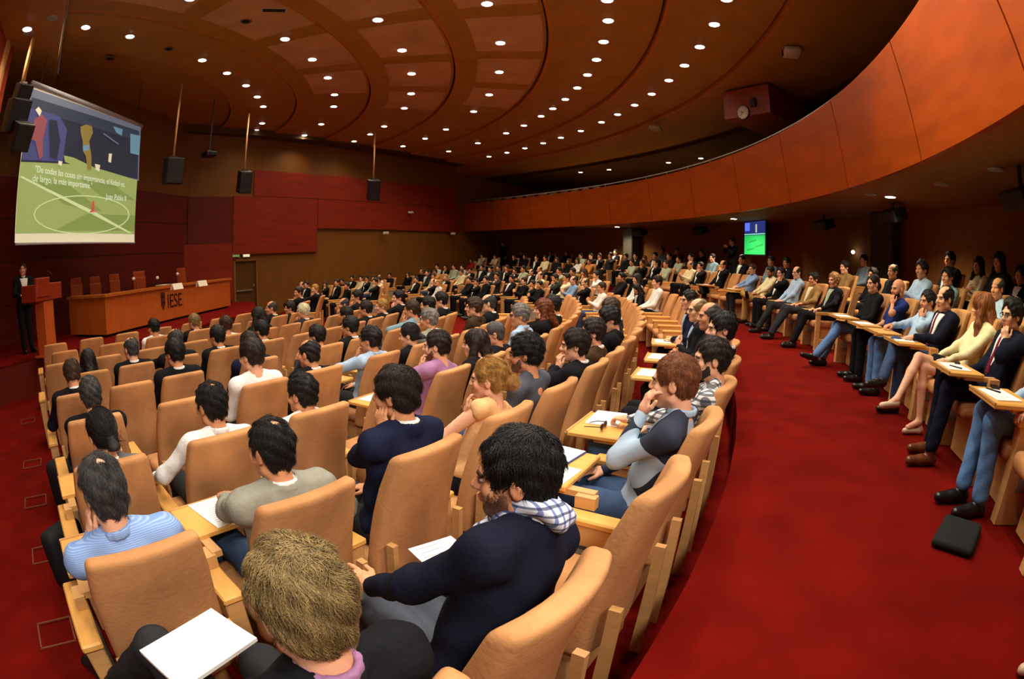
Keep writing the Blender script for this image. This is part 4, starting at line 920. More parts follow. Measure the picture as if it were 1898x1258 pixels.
def near_person(sp, mw, label, group=None):
    P, Hm, K = person_parts(sp, sp.get('q', 0)); skin = SKINS[sp.get('skin', 0)]
    root = link('person', np_mesh('person', *P['body'], skin), None, label, 'person', group, None, mw)
    link(TOPNAME[sp.get('top', 'jacket')], np_mesh('top', *P['top'], cloth(sp.get('topc', 'black'))), root)
    if 'bottom' in P: link('skirt' if sp.get('bottom') == 'skirt' else ('jeans' if 'jeans' in sp.get('botc', '') else 'trousers'), np_mesh('bottom', *P['bottom'], cloth(sp.get('botc', 'charcoal'))), root)
    for k in ('shoeL', 'shoeR'):
        if k in P: link('shoe', np_mesh('shoe', *P[k], sp.get('shoem', SHOE)), root)
    for k, c in (('shirt', sp.get('shirtc', 'white')), ('tie', sp.get('tie', 'wine')), ('shirt_collar', sp.get('collarc', 'white'))):
        if k in P: link(k, np_mesh(k, *P[k], cloth(c if isinstance(c, str) else 'wine')), root)
    st = sp.get('hair', 'short')
    if st:
        V, Q = hair_mesh(st, sp, sp.get('hh', .006)); hm = HAIR[sp.get('hairc', 'd')]
        if sp.get('tufts', 700): tv = tufts(V, Q, sp, st, sp.get('tufts', 700), int(abs(mw.translation.x*97)) % 1000); V, Q = merge([(V, Q), tv])
        link('hair', np_mesh('hair', xf(V, Hm), Q, hm), root)
    if sp.get('beard'):
        s = SDF(.02); s.ell((0, .030, -.038), (.0595, .0675, .0815)).cap((0, .062, -.098), (0, .070, -.100), .0275, .0255).cap((-.045, .0, -.075), (.0, .055, -.1), .0275, .0255).cap((.045, 0, -.075), (0, .055, -.1), .0275, .0255)
        V, Q = s.mesh(.006, lambda F, P_: np.maximum(np.maximum(np.maximum(F, .012-P_[..., 1]), P_[..., 2]+.040-.25*np.maximum(0, .06-P_[..., 1])), -np.linalg.norm((P_-np.array([0, .105, -.066], 'f4'))/np.array([.026, .03, .014], 'f4'), axis=-1)*.014+.014))
        link('beard', np_mesh('beard', xf(V, Hm), Q, HAIR[sp.get('beard')]), root)
    if sp.get('face', True): face_bits(sp, Hm, root, 0)
    if sp.get('glasses'): glasses(Hm, root, sp.get('glassm'))
    return root, Hm, K
# ------------------------------------------------------------------ rows
ROWS = {'B': (18.12, .30), 'A': (17.05, .18), 'C': (16.02, .12), 'D': (14.97, .08), 'E': (13.92, .04), 'F': (12.87, .02), 'G': (11.82, 0), 'H': (10.77, 0), 'I': (9.72, 0), 'J': (8.67, 0), 'U': (20.67, .75), 'V': (21.62, .95), 'W': (22.57, 1.17)}
LOW = 'BACDEFGHIJ'
OCC = {k: [] for k in ROWS}          # [phi, occupied, tablet]
def seat(row, phi): R, z = ROWS[row]; return seat_matrix(R, phi, z)
def loc(mw, px, py, y=None, x=None, z=None):
    inv = mw.inverted(); o = inv @ Vector((0, 0, EYE)); d = inv.to_3x3() @ ray(px, py)
    t = (y-o.y)/d.y if y is not None else ((x-o.x)/d.x if x is not None else (z-o.z)/d.z)
    return o+d*t
def head_at(mw, px, py, hy=None, lat=0.0):
    inv = mw.inverted(); d = inv.to_3x3() @ ray(px, py)
    if hy is not None or abs(d.y) > abs(d.x)*.8: p = loc(mw, px, py, y=-.08 if hy is None else hy)
    else: p = loc(mw, px, py, x=lat)
    p.z -= .128; p.x = max(-.22, min(.22, p.x)); p.y = max(-.2, min(.22, p.y)); p.z = max(1.06, min(1.27, p.z)); return p
SCREEN = Vector((-9.6, 7.2, 2.0))
def look_yaw(mw, H, tgt=SCREEN):
    d = mw.inverted() @ tgt-H; return math.degrees(math.atan2(-d.x, d.y))
def seated(row, phi, px, py, label, tablet=False, hy=None, lat=0., look=1.0, pitch=-4, dyaw=None, **sp):
    mw = seat(row, phi); H = Vector(sp['H']) if 'H' in sp else head_at(mw, px, py, hy, lat); sp['H'] = H; sp.setdefault('yaw', look*look_yaw(mw, H)+((14 if row in 'BAC' else 8) if dyaw is None else dyaw)); sp['pitch'] = pitch
    if 'pel' not in sp: sp['pel'] = (H.x*.25, min(.06, H.y*.35+.01), .545)
    for k in ('L', 'R'):
        if isinstance(sp.get(k), dict) and 'px' in sp[k]:
            d = sp[k]; a = d.pop('px'); d['w'] = tuple(loc(mw, a[0], a[1], **d.pop('on')))
    OCC[row].append([phi, True, tablet])
    return near_person(sp, mw, label)+(mw,)
# ------------------------------------------------------------------ the listeners that show best, one by one
seated('B', -36.6, 527, 1003, 'person with bushy ash blond curls holding a white pad at the bottom edge', hy=-.05, dyaw=4, hair='curly', hairc='y', thick=.015, wave=.004, freq=50, tufts=9000, curl=.0055, lock=.042, lockr=.0015, lift=.004, mess=.014, top='jacket', topc='black', collarc='lavender', botc='charcoal', face=False,
       legL=((-.20, .58, .68), (-.40, .92, .32), (-.48, 1.06, .28)), legR=((.10, .46, .56), (.10, .46, .10), (.1, .6, .05)), L=dict(w=(-.08, .26, .66), e=(-.6, -.3, -.5)), R=dict(w=(.20, .20, .63), e=(.6, -.3, -.5)))
SCARFMAN = seated('B', -34.9, 962, 793, 'person in a navy blazer and checked scarf holding a phone on the knee', hy=-.03, dyaw=26, hair='short', hairc='d', thick=.012, wave=.003, tufts=7000, lock=.045, lockr=.0016, lift=.004, curl=.0045, mess=.014, top='jacket', topc='darknavy', beard='t', botc='slate', skin=1, bulk=1.06,
       L=dict(w=(-.01, .455, .685), e=(-.9, -.1, -.35), fd=(-.15, 1, .10), up=(-.35, 0, 1), curl=.20, spread=.10), R='rest', legL=((.08, .50, .58), (.06, .48, .1), (.06, .62, .05)), legR=((.22, .45, .56), (.22, .45, .1), (.22, .6, .05)))
# argyle sweater cloth
def argyle():
    m = M('cloth_argyle', (166, 186, 204), .9, .1); nt = m.node_tree; b = nt.nodes['Principled BSDF']; prev = b.inputs['Base Color'].links[0].from_socket; tc = [x for x in nt.nodes if x.type == 'TEX_COORD'][0]
    mp = nt.nodes.new('ShaderNodeMapping'); mp.inputs['Rotation'].default_value = (.785, .785, 0); mp.inputs['Location'].default_value = (.03, .05, .0); ck_ = nt.nodes.new('ShaderNodeTexChecker'); ck_.inputs['Scale'].default_value = 4.6
    nt.links.new(tc.outputs['Object'], mp.inputs[0]); nt.links.new(mp.outputs[0], ck_.inputs['Vector']); mx = nt.nodes.new('ShaderNodeMixRGB'); mx.inputs[2].default_value = (*lin((44, 50, 64)), 1)
    nt.links.new(ck_.outputs['Fac'], mx.inputs[0]); nt.links.new(prev, mx.inputs[1]); nt.links.new(mx.outputs[0], b.inputs['Base Color']); return m
FAB['argyle'] = argyle()
seated('B', -30.3, 1252, 656, 'person with ginger hair in a pale blue and dark diamond sweater, hand at the mouth', True, dyaw=-4, hair='short', hairc='c', thick=.011, wave=.002, tufts=5000, lock=.022, lockr=.0014, lift=.004, mess=.03, top='sweater', topc='argyle', collar=True, collarc='skyblue', botc='darkjeans',
       L=dict(px=(1192, 762), on=dict(x=-.06), e=(-.5, .2, -.9), fd=(.05, -.25, 1), up=(-.5, .85, .1), curl=.5, thumb=.0))
seated('B', -27.9, 1322, 625, 'person in a black and white checked shirt with dark brown hair and beard', True, hair='short', hairc='k', thick=.013, tufts=1800, lock=.04, lockr=.0022, mess=.03, top='shirt', topc='check', collar=False, beard='k', botc='jeans', L='tab')
seated('B', -25.4, 1339, 572, 'smiling person with swept dark hair, nearest of the dark suits by the aisle', False, hair='short', hairc='d', thick=.016, tufts=1300, lock=.05, mess=.02, top='jacket', topc='black', botc='black', L='clasp', R='clasp')
seated('B', -22.6, 1315, 557, 'bald person in a dark suit beside the smiling dark-haired person', True, hair='balding', hairc='s', thick=.006, tufts=0, top='jacket', topc='black', botc='charcoal', skin=1, L='rest', R='clasp')
seated('B', -19.8, 1293, 552, 'person with thin fair hair, glasses and a dark suit, clasping hands', True, hair='balding', hairc='y', thick=.010, tufts=300, top='jacket', topc='black', glasses=True, botc='black', skin=0, L='clasp', R='clasp', front=True, shirtc='skyblue')
seated('B', -16.2, 1277, 537, 'person with dark glasses in a navy jacket resting a hand on a tablet', True, hair='short', hairc='d', tufts=400, top='jacket', topc='navy', glasses=True, botc='navy', L='tab', front=True, shirtc='skyblue')
seated('A', -36.95, 175, 843, 'person in a blue striped shirt with thinning dark hair, hand on the face', True, hy=-.02, hair='crown', hairc='s', thick=.012, tufts=5200, lock=.045, lockr=.0014, curl=.003, mess=.014, top='shirt', topc='stripe', collar=True, collarc='stripe', botc='tweed', face=False, L='cheek', R='lap', bulk=1.06)
seated('A', -34.7, 493, 775, 'person in a grey tweed jacket writing on a white sheet', True, hy=-.0, hair='crown', hairc='d', thick=.010, tufts=4200, lock=.038, lockr=.0015, lift=.0015, mess=.02, top='jacket', topc='tweed', botc='darkjeans', face=False, skin=1, L=dict(w=(-.03, .50, .745), e=(-.8, -.2, -.4), fd=(.2, 1, -.1), up=(0, 0, 1), curl=.6), R='rest', bulk=1.05)
seated('A', -32.5, 730, 680, 'person with wavy black hair in a navy suit resting the head on a fist', False, hy=-.05, hair='curly', hairc='k', thick=.016, wave=.004, freq=45, tufts=5200, lock=.045, lockr=.0015, curl=.005, lift=.004, mess=.014, top='jacket', topc='navy', botc='charcoal', skin=1, L='cheek', R='lap', bulk=1.06)
seated('A', -30.2, 905, 663, 'person with blond hair in a messy bun and a nude top, chin on hand', False, hy=-.02, fem=True, hair='bun', hairc='b', thick=.012, tufts=5000, lock=.055, lockr=.0015, curl=.002, mess=.012, top='blouse', topc='nude', collar=False, sleeve='none', wide=True, botc='black', L=dict(px=(866, 765), on=dict(y=.12), e=(-.7, .5, -.6), fd=(.25, .1, 1), up=(-.5, .85, .1), curl=.55), R='lap')
seated('A', -27.9, 972, 620, 'person with black curly hair in a slate grey shirt behind the blond bun', False, hair='curly', hairc='d', thick=.022, wave=.006, freq=75, tufts=4200, curl=.005, lock=.03, lockr=.0018, lift=.006, mess=.05, top='shirt', topc='slate', collar=False, botc='darkjeans', skin=1, beard='t')
seated('A', -25.3, 1065, 610, 'person with dark brown hair in a black jacket, fists at the mouth, seen in profile', False, hair='short', hairc='k', thick=.018, tufts=2000, lock=.05, lift=.004, mess=.025, top='jacket', topc='black', botc='charcoal', L='mouth', R='mouth')
seated('A', -23.2, 1097, 590, 'person with dark brown hair in a brown jacket just beyond the profile listener', False, hair='short', hairc='k', thick=.022, tufts=700, top='jacket', topc='brown', botc='khaki')
seated('A', -20.8, 1129, 569, 'person with thick black hair bending forward in a black coat', False, pitch=-22, hair='short', hairc='d', thick=.026, tufts=700, top='jacket', topc='black', collar=False, botc='black')
seated('A', -18.4, 1132, 544, 'person with brown hair in a dark grey suit, head lowered over a tablet', True, pitch=-20, hair='short', hairc='n', thick=.020, tufts=500, top='jacket', topc='charcoal', botc='khaki', L='mouth')
seated('C', -36.7, 180, 757, 'person with a long black ponytail and pale collar on the left aisle', True, hy=-.06, fem=True, hair='pony', hairc='d', thick=.014, wave=.0012, tufts=1500, lock=.09, lockr=.0022, mess=.008, lift=.003, top='sweater', topc='grey', collar=True, face=False, L='lap', R='cheek')
seated('C', -34.3, 385, 708, 'person in a white shirt with a thin crown of dark hair', False, hy=-.06, hair='crown', hairc='d', thick=.011, tufts=2400, lock=.035, lockr=.0022, mess=.03, top='shirt', topc='white', collarc='white', collar=True, face=False, L='rest', R='lap', skin=1)
seated('C', -31.9, 555, 692, 'person in a white shirt with full black hair', False, hy=-.06, hair='short', hairc='d', thick=.012, tufts=2200, lock=.025, lockr=.0022, mess=.03, top='shirt', topc='white', collar=True, face=False, skin=1)
seated('C', -27.0, 808, 612, 'person in a lavender sweater with receding brown hair, hand at the mouth', True, hy=-.04, hair='crown', hairc='k', thick=.014, tufts=1000, lock=.03, lockr=.003, top='sweater', topc='lavender', collar=False, beard='t', L='mouth', botc='charcoal')
seated('C', -24.7, 880, 610, 'person with straight dark brown hair and white collar behind the lavender sweater', True, fem=True, hair='long', hairc='k', len=.15, thick=.016, wave=.0015, tufts=900, lock=.08, mess=.01, top='jacket', topc='black')
seated('C', -22.7, 915, 595, 'person with shaved grey hair and glasses in a black jacket', False, hair='short', hairc='s', thick=.006, wave=.001, tufts=0, top='jacket', topc='black', collar=False, glasses=True, skin=1)
seated('C', -20.2, 962, 563, 'person with grey hair and glasses in a pale blue shirt', False, hair='short', hairc='g', thick=.018, tufts=900, lock=.04, top='shirt', topc='skyblue', collar=True, collarc='skyblue', glasses=True, skin=1)
seated('C', -17.4, 1006, 548, 'person with long auburn hair and a patterned scarf in black', True, fem=True, hair='long', hairc='r', len=.2, thick=.02, tufts=900, lock=.07, mess=.02, top='jacket', topc='black', collar=False, L='cheek')
seated('D', -36.5, 162, 698, 'person with dark grey hair in a black suit on the left aisle', False, hy=-.06, hair='short', hairc='s', thick=.014, tufts=1400, lock=.035, lockr=.003, top='jacket', topc='black', face=False)
seated('D', -28.7, 570, 628, 'balding person in a black suit between two empty seats', False, hy=-.06, hair='balding', hairc='d', thick=.008, tufts=400, lock=.03, top='jacket', topc='black', face=False, skin=1)
seated('D', -25.6, 684, 605, 'person with black hair in a pale blue shirt, hand at the mouth', True, hair='short', hairc='d', thick=.018, tufts=900, lock=.03, top='shirt', topc='skyblue', collar=True, collarc='skyblue', L='mouth', skin=1)
seated('D', -22.9, 757, 599, 'person with dark hair in a ponytail and black top reading a sheet', True, pitch=-10, fem=True, hair='pony', hairc='d', wave=.001, tufts=600, lock=.07, mess=.01, top='sweater', topc='black', collar=False)
seated('D', -20.9, 793, 571, 'person with short grey hair and white collar in a grey suit', False, hair='short', hairc='g', thick=.014, tufts=600, lock=.03, top='jacket', topc='tweed', skin=1)
seated('D', -16.2, 877, 551, 'person with long brown hair in a brown jacket holding a white sheet', False, hair='short', hairc='n', thick=.026, tufts=600, lock=.06, top='jacket', topc='brown', collar=False, L='lap')
# right block, first row behind the cross aisle: seen from the front left
BRN = M('shoe_brown', (96, 50, 24), .3, .15, spec=.5); BEIGE = M('shoe_beige', (214, 186, 156), .5, .05)
seated('U', -28.3, 1975, 560, 'person in blue jeans and black shoes cut off by the right picture edge', True, hy=-.08, hair='short', hairc='k', tufts=300, top='shirt', topc='skyblue', botc='jeans', L='rest', legL=((-.12, .47, .56), (-.18, .46, .11), (-.22, .6, .05)), legR=((.10, .45, .57), (.03, .52, .11), (0, .66, .05)))
seated('U', -33.35, 0, 0, 'person outside the right picture edge of whom only a beige shoe shows', False, H=(0, -.08, 1.175), fem=True, hair='long', hairc='n', tufts=0, top='coat', topc='cream', collar=False, bottom='skirt', botc='black', shoem=BEIGE, legL=((-.10, .46, .56), (-.16, .56, .11), (-.2, .7, .05)))
seated('U', -25.8, 1877, 552, 'person with black glasses and wine red tie in a navy suit, fist under the chin', True, hair='short', hairc='d', thick=.018, tufts=900, lock=.035, top='jacket', topc='darknavy', front=True, tie='wine', glasses=True, botc='darknavy', L='chin', shoem=BRN, legL=((-.16, .50, .57), (-.20, .58, .13), (-.23, .75, .09)), legR=((.08, .46, .56), (.08, .48, .10), (.06, .63, .05)))
seated('U', -23.8, 1824, 543, 'person with long red-brown hair, cream cardigan and bare crossed legs', False, dyaw=-50, pitch=-6, fem=True, hair='long', hairc='a', len=.40, thick=.02, wave=.002, freq=30, tufts=1600, lock=.11, lockr=.003, mess=.012, lift=.003, top='coat', topc='cream', collar=False, bottom='skirt', botc='black', shoem=BEIGE, L='lap', R='lap', legL=((-.06, .44, .57), (-.12, .42, .11), (-.15, .57, .05)), legR=((-.05, .50, .65), (-.24, .74, .32), (-.30, .88, .26)))
seated('U', -21.9, 1752, 529, 'balding person in a navy suit with wine red tie writing on a tablet', True, hair='balding', hairc='d', thick=.012, tufts=900, lock=.035, top='jacket', topc='darknavy', front=True, tie='wine', botc='darkjeans', L='tab', R='lap', legL=((-.10, .46, .57), (-.12, .46, .11), (-.15, .61, .05)), legR=((-.05, .51, .67), (-.28, .70, .36), (-.34, .84, .30)))
seated('U', -19.9, 1722, 537, 'person in a pale blue shirt with clasped hands before the face, beside the balding suit', True, hair='short', hairc='d', thick=.012, tufts=400, top='shirt', topc='skyblue', collar=True, collarc='skyblue', L='mouth', R='tab', botc='jeans', skin=1)
seated('U', -18.0, 1665, 516, 'bald person in a royal blue polo shirt, fingers at the mouth', True, hair=None, beard='k', top='polo', topc='royal', sleeve='short', collar=True, collarc='royal', botc='black', L='mouth', R='lap', skin=1)
seated('U', -15.6, 1619, 508, 'person with cropped dark hair in a black sweater and blue jeans, legs crossed', True, hair='short', hairc='k', thick=.008, wave=.001, tufts=500, lock=.02, top='sweater', topc='black', collar=False, botc='jeans', L='lap', R='lap', legL=((-.10, .48, .56), (-.10, .82, .16), (-.12, .98, .14)), legR=((.08, .46, .56), (.02, .66, .12), (0, .82, .06)))
seated('U', -11.0, 1546, 505, 'person with short blond hair in a black leather jacket at the aisle end', False, fem=True, hair='short', hairc='b', thick=.020, tufts=700, lock=.05, top='jacket', topc='black', collar=False, front=True, shirtc='sage', botc='black', L='rest', R='lap', legL=((-.10, .47, .56), (-.10, .68, .11), (-.12, .83, .06)), legR=((.10, .46, .56), (.08, .60, .11), (.06, .75, .06)))
seated('U', -8.4, 1508, 504, 'person with black hair in a tan jacket over a cream shirt', False, hair='short', hairc='d', thick=.018, tufts=500, top='jacket', topc='tan', front=True, shirtc='cream', botc='charcoal', L='rest', R='lap', skin=1, legL=((-.10, .47, .56), (-.12, .80, .11), (-.14, .95, .08)), legR=((.10, .46, .56), (.06, .72, .11), (.04, .87, .07)))
seated('U', -6.0, 1477, 493, 'balding person with glasses in a pale blue-grey shirt with folded hands', False, hair='balding', hairc='k', thick=.008, tufts=300, top='shirt', topc='skyblue', collar=True, collarc='skyblue', glasses=True, botc='charcoal', legL=((-.10, .47, .56), (-.12, .76, .11), (-.14, .92, .08)))
seated('U', -3.8, 1448, 495, 'person in a black jacket and white shirt, hand over the chin', False, hair='short', hairc='d', thick=.016, tufts=300, top='jacket', topc='black', front=True, L='chin', botc='black')
seated('U', -1.7, 1428, 493, 'bearded person with dark hair in a cream shirt, leg folded over the knee', False, pitch=-16, hair='short', hairc='k', tufts=300, top='shirt', topc='cream', collar=True, collarc='cream', beard='k', botc='khaki', skin=2, legL=((-.10, .46, .57), (-.10, .46, .11), (-.12, .6, .05)), legR=((-.02, .50, .66), (-.34, .55, .62), (-.44, .62, .66)))
seated('U', .7, 1395, 489, 'person with glasses in a light blue shirt at a tablet with papers', True, hair='short', hairc='n', thick=.012, tufts=300, top='shirt', topc='blue', collar=True, collarc='blue', glasses=True, botc='charcoal', L='tab', R='tab')
seated('U', 5.6, 1340, 482, 'tall balding person in a black suit, hand at the mouth', True, hair='balding', hairc='k', tufts=0, top='jacket', topc='black', front=True, L='mouth', botc='black', q=1, legR=((-.02, .50, .66), (-.30, .62, .52), (-.38, .74, .5)))
# scarf of the person in the blazer
def add_scarf(res, c, r=.070, th=.029):
    root, Hm, K, mw = res; s = SDF(.03); N = 16
    for i in range(N):
        a0, a1 = 2*math.pi*i/N, 2*math.pi*(i+1)/N
        f = lambda a: np.array(K['nb']+K['sd']*(.045+.022*math.sin(2*a+1)-.03*math.sin(a))+K['xr']*(r*math.cos(a))+K['yf']*((r+.01)*math.sin(a)+.005))
        s.cap(f(a0), f(a1), th*(.8+.25*math.sin(3*a0)), th*(.8+.25*math.sin(3*a1)))
    s.cap(np.array(K['nb']+K['yf']*.09-K['sd']*.0), np.array(K['nb']+K['yf']*.14-K['sd']*.12), .034, .040)
    V, Q = s.mesh(.008); n = normals(V, Q); V = V+n*(.005*np.sin(90*V[:, 0]+60*V[:, 2]))[:, None]
    link('scarf', np_mesh('scarf', V, Q, cloth(c)), root)
add_scarf(SCARFMAN, 'scarf')
# ------------------------------------------------------------------ the rest of the audience: poses and hair built once, copied per seat
CODE = dict(k=('jacket', 'black', 'black suit'), n=('jacket', 'navy', 'navy suit'), g=('jacket', 'grey', 'grey suit'), h=('jacket', 'charcoal', 'dark grey jacket'), w=('shirt', 'white', 'white shirt'), c=('shirt', 'cream', 'cream shirt'), b=('shirt', 'skyblue', 'pale blue shirt'), l=('shirt', 'sage', 'pale grey-green shirt'), r=('sweater', 'red', 'red top'), y=('sweater', 'orange', 'yellow-orange top'), o=('jacket', 'olive', 'olive jacket'), t=('jacket', 'tan', 'tan jacket'), u=('shirt', 'blue', 'blue shirt'), e=('sweater', 'teal', 'grey-blue top'), m=('sweater', 'brown', 'brown top'))
HCODE = dict(d=('short', 'd', 'black hair'), n=('short', 'n', 'brown hair'), k=('short', 'k', 'dark brown hair'), b=('short', 'b', 'blond hair'), g=('short', 'g', 'grey hair'), w=('short', 'w', 'white hair'), B=('balding', 's', 'a bald crown'), L=('long', 'd', 'long black hair'), N=('long', 'n', 'long brown hair'), R=('long', 'r', 'long auburn hair'), Y=('long', 'y', 'long fair hair'), C=('curly', 'k', 'curly dark hair'), y=('short', 'y', 'fair hair'))
POSES = [dict(L='lap', R='lap'), dict(L='chin', R='lap'), dict(L='lap', R='cheek'), dict(L='clasp', R='clasp'), dict(L='cross', R='cross'), dict(L='rest', R='lap', H=(0, -.15, 1.15)), dict(L='mouth', R='rest', H=(0, .06, 1.16), pel=(0, .0, .545)), dict(L='tab', R='tab', H=(0, .12, 1.12), pitch=-24, pel=(0, .0, .545))]
CACHE = {}
def pose_meshes(i, q, fem, front, yaw, jacket):
    key = (i, q, fem, front, yaw, jacket)
    if key not in CACHE:
        sp = dict(POSES[i]); sp.update(fem=fem, front=front, yaw=yaw, pitch=sp.get('pitch', -4), top='jacket' if jacket else 'shirt', collar=jacket, tie=None)
        P, Hm, K = person_parts(sp, q); CACHE[key] = ({k: np_mesh(k, *v, None) for k, v in P.items()}, Hm)
    return CACHE[key]
def hair_cached(st, q):
    if ('h', st, q) not in CACHE:
        sp = dict(thick=.018 if st != 'balding' else .008, wave=.003, len=.2); V, Q = hair_mesh(st, sp, (.009, .013)[q-1])
        if q == 1: V, Q = merge([(V, Q), tufts(V, Q, dict(lock=.04, lockr=.0022, mess=.02, curl=.003 if st == 'curly' else .001), st, 700, 5)])
        CACHE[('h', st, q)] = np_mesh('hair', V, Q, None)
    return CACHE[('h', st, q)]
CROWD = []
def crowd(spec):
    for t in spec.split():
        xy, top, hr, rest = t.split(':')[0], t.split(':')[1][0], t.split(':')[1][1], t.split(':')[1][2:]
        px, py = map(float, xy.split(',')); hint = ''.join(ch for ch in rest if ch.isupper()); pose = int(''.join(ch for ch in rest if ch.isdigit()) or (int(px*7+py*3) % 6))
        best = None
        for rn in (hint or (LOW+'UVW')):
            R0, z0 = ROWS[rn]
            for p in at_r(px, py, R0+.08):
                d = math.hypot(p.x, p.y); h = p.z-z0
                if d < 3.0: continue
                e = abs(h-1.31)
                if best is None or e < best[0]: best = (e, rn, polar(p)[1], h, d)
        if best and best[0] < .45 and best[2] < 60: CROWD.append([best[1], best[2], best[3], best[4], top, hr, pose])
crowd("""123,647:kd 132,662:kn7 189,643:kL0 217,628:kB0 278,615:kB1 283,591:wd2 320,628:kd0 358,582:ky0 416,586:wn0 393,605:kd0 459,615:nk0 482,594:kd0 476,570:kL0 535,616:wk2 607,599:hd3 638,588:kd0
514,556:kB3 532,560:kk0 560,563:hw1 659,565:kd0 680,557:kk0 702,555:kb0 767,556:en1 789,550:kd0 815,531:kd1 737,536:kd1 660,537:kd1 636,552:kB1 552,530:kd1
559,522:kB1 568,521:kd0 583,527:kb1 603,522:kN1 624,517:kd0 634,516:kd3 643,523:kd4 647,510:kd0 657,509:cd5 672,511:kd1 676,505:kd0 685,510:lk0 695,515:kd1 703,509:wB0 708,512:ck6
729,498:yd6 745,498:kL0 756,503:kN1 768,511:kk5 779,499:kB0 791,500:hd0 797,487:wd0 803,506:cn1 819,490:kd1 831,487:ld0 837,490:ld0 848,481:rN0 855,499:cn0 866,496:kd0 866,511:kk5 803,516:kB1 826,508:kb0 810,522:wb0
884,470:cd1V 917,472:cd4V 952,472:kd1V 972,471:kk0V 966,465:kd0W 995,472:kd1U 1008,473:cd0U 1032,476:kN0U 1055,479:kN0U 1068,477:wL0U 898,485:kd0 935,487:kn1 967,488:ld4 989,488:kB0 982,498:kB0 919,490:hd0 939,496:kk0 1001,503:cB4 1036,491:ld1
901,493:hd0 920,505:hk1 944,508:kd5 1040,507:hd6 1061,495:kd0 1060,511:uB3 900,511:kd0 883,516:kd1 971,514:kd3 1000,520:kd3 987,519:kk1 1018,535:kd0 903,535:kB0 1043,506:cd1 1082,495:oN1 1092,479:yk4U 1084,515:kB1 1113,501:wk6 1147,493:kd5 1115,523:wk3
1171,480:lk4U 1190,481:kn1U 1215,480:kk1U 1234,482:ln4U 1180,507:wL0B 1217,511:wk0B 1195,530:kL7B 1095,469:kd1V 1076,469:ld0V 1110,469:kd1V 1131,468:hn1V 1178,468:kd0V 1194,474:mR0V 1214,466:kd0V 1228,459:ed0W 1241,467:kd0V 1255,459:kd0W
1256,474:lk4V 1279,483:cB3U 1298,485:kk1U 1280,467:kd0V 1320,468:ed0V 1375,472:kd0V 1429,474:ek0V 1458,477:kd0V 1565,483:tC0V 1601,472:bd0W 1618,496:kd0V 1655,489:kB0V 1708,482:bk3V 1757,495:ed0V 1760,464:kd0W 1828,476:cL4W 1860,491:kd0W 1850,514:bB0V 1862,463:hL0W 1892,462:wn0W 1050,465:kd0W 1140,462:kd0W 1300,462:kd0W 1160,470:kd0V 1020,466:kd0W""")
CROWD.sort(key=lambda c: (c[0], c[1]))
# keep neighbours apart and off the seats already taken
for rn in ROWS:
    R0 = ROWS[rn][0]; gap = math.degrees(.60/R0); fixed = [o[0] for o in OCC[rn]]
    mine = [c for c in CROWD if c[0] == rn]
    for _ in range(30):
        for i, c in enumerate(mine):
            c[1] = max(c[1], -37.0)
            while c[1] > 30 and (PT(R0, c[1])-W0).dot(WN) < .55: c[1] -= .3
            for o in fixed+[m[1] for j, m in enumerate(mine) if j != i]:
                d = c[1]-o
                if abs(d) < gap: c[1] += (gap-abs(d))*.55*(1 if d >= 0 else -1)
    for i, c in enumerate(mine):
        if c[1] < -37.5 or (PT(R0, c[1])-W0).dot(WN) < .5 or any(abs(c[1]-m[1]) < gap*.8 for m in mine[:i] if m[0]): c[0] = None
        if any(abs(c[1]-f) < gap*.8 for f in fixed): c[0] = None
CROWD = [c for c in CROWD if c[0]]
for c in CROWD: OCC[c[0]].append([c[1], True, False])
for rn in OCC: OCC[rn].sort(key=lambda o: o[0])
rown = {k: (LOW.index(k) if k in LOW else 'UVW'.index(k)) for k in ROWS}
# empty seats fill the gaps of every row; numbering counts from the near end
for rn in ROWS:
    R0 = ROWS[rn][0]; pitch = math.degrees(.70/R0); o = OCC[rn]; add = []
    lo, hi = (-36.8, 2) if rn in LOW else (-30.5, 12)
    pts = [lo-pitch]+[q[0] for q in o]
    for a, b in zip(pts, pts[1:]):
        if a > hi: break
        n = int(round((min(b, hi+pitch)-a)/pitch))-1
        for k in range(n):
            f = a+(b-a)*(k+1)/(n+1) if b <= hi+pitch else a+pitch*(k+1)
            if rn in 'UVW' and -14.9 < f < -12.0: continue
            if rn not in 'BACDU' and f > -12: continue
            add.append([f, False, False])
    o += add; o.sort(key=lambda q: q[0])
LABEL_OF = {}
for rn in ROWS:
    for i, (f, occ, tab) in enumerate(OCC[rn]):
        r = rown[rn]; e = 'occupied' if occ else 'empty'
        lab = f'{e} tan chair, {nth(i)} from the left in the {nth(r)} row before the aisle' if rn in LOW else f'{e} tan chair, {nth(i)} from the near end in the {nth(r)} row behind the aisle'
        LABEL_OF[(rn, round(f, 4))] = (i, r)
        make_chair(seat(rn, f), lab, tab, 'auditorium chairs', opened=(rn == 'U' and abs(f+11.0) < .05), left=(i == 0 or (f-OCC[rn][i-1][0])*math.radians(ROWS[rn][0]) > 1.0))
seen = set()
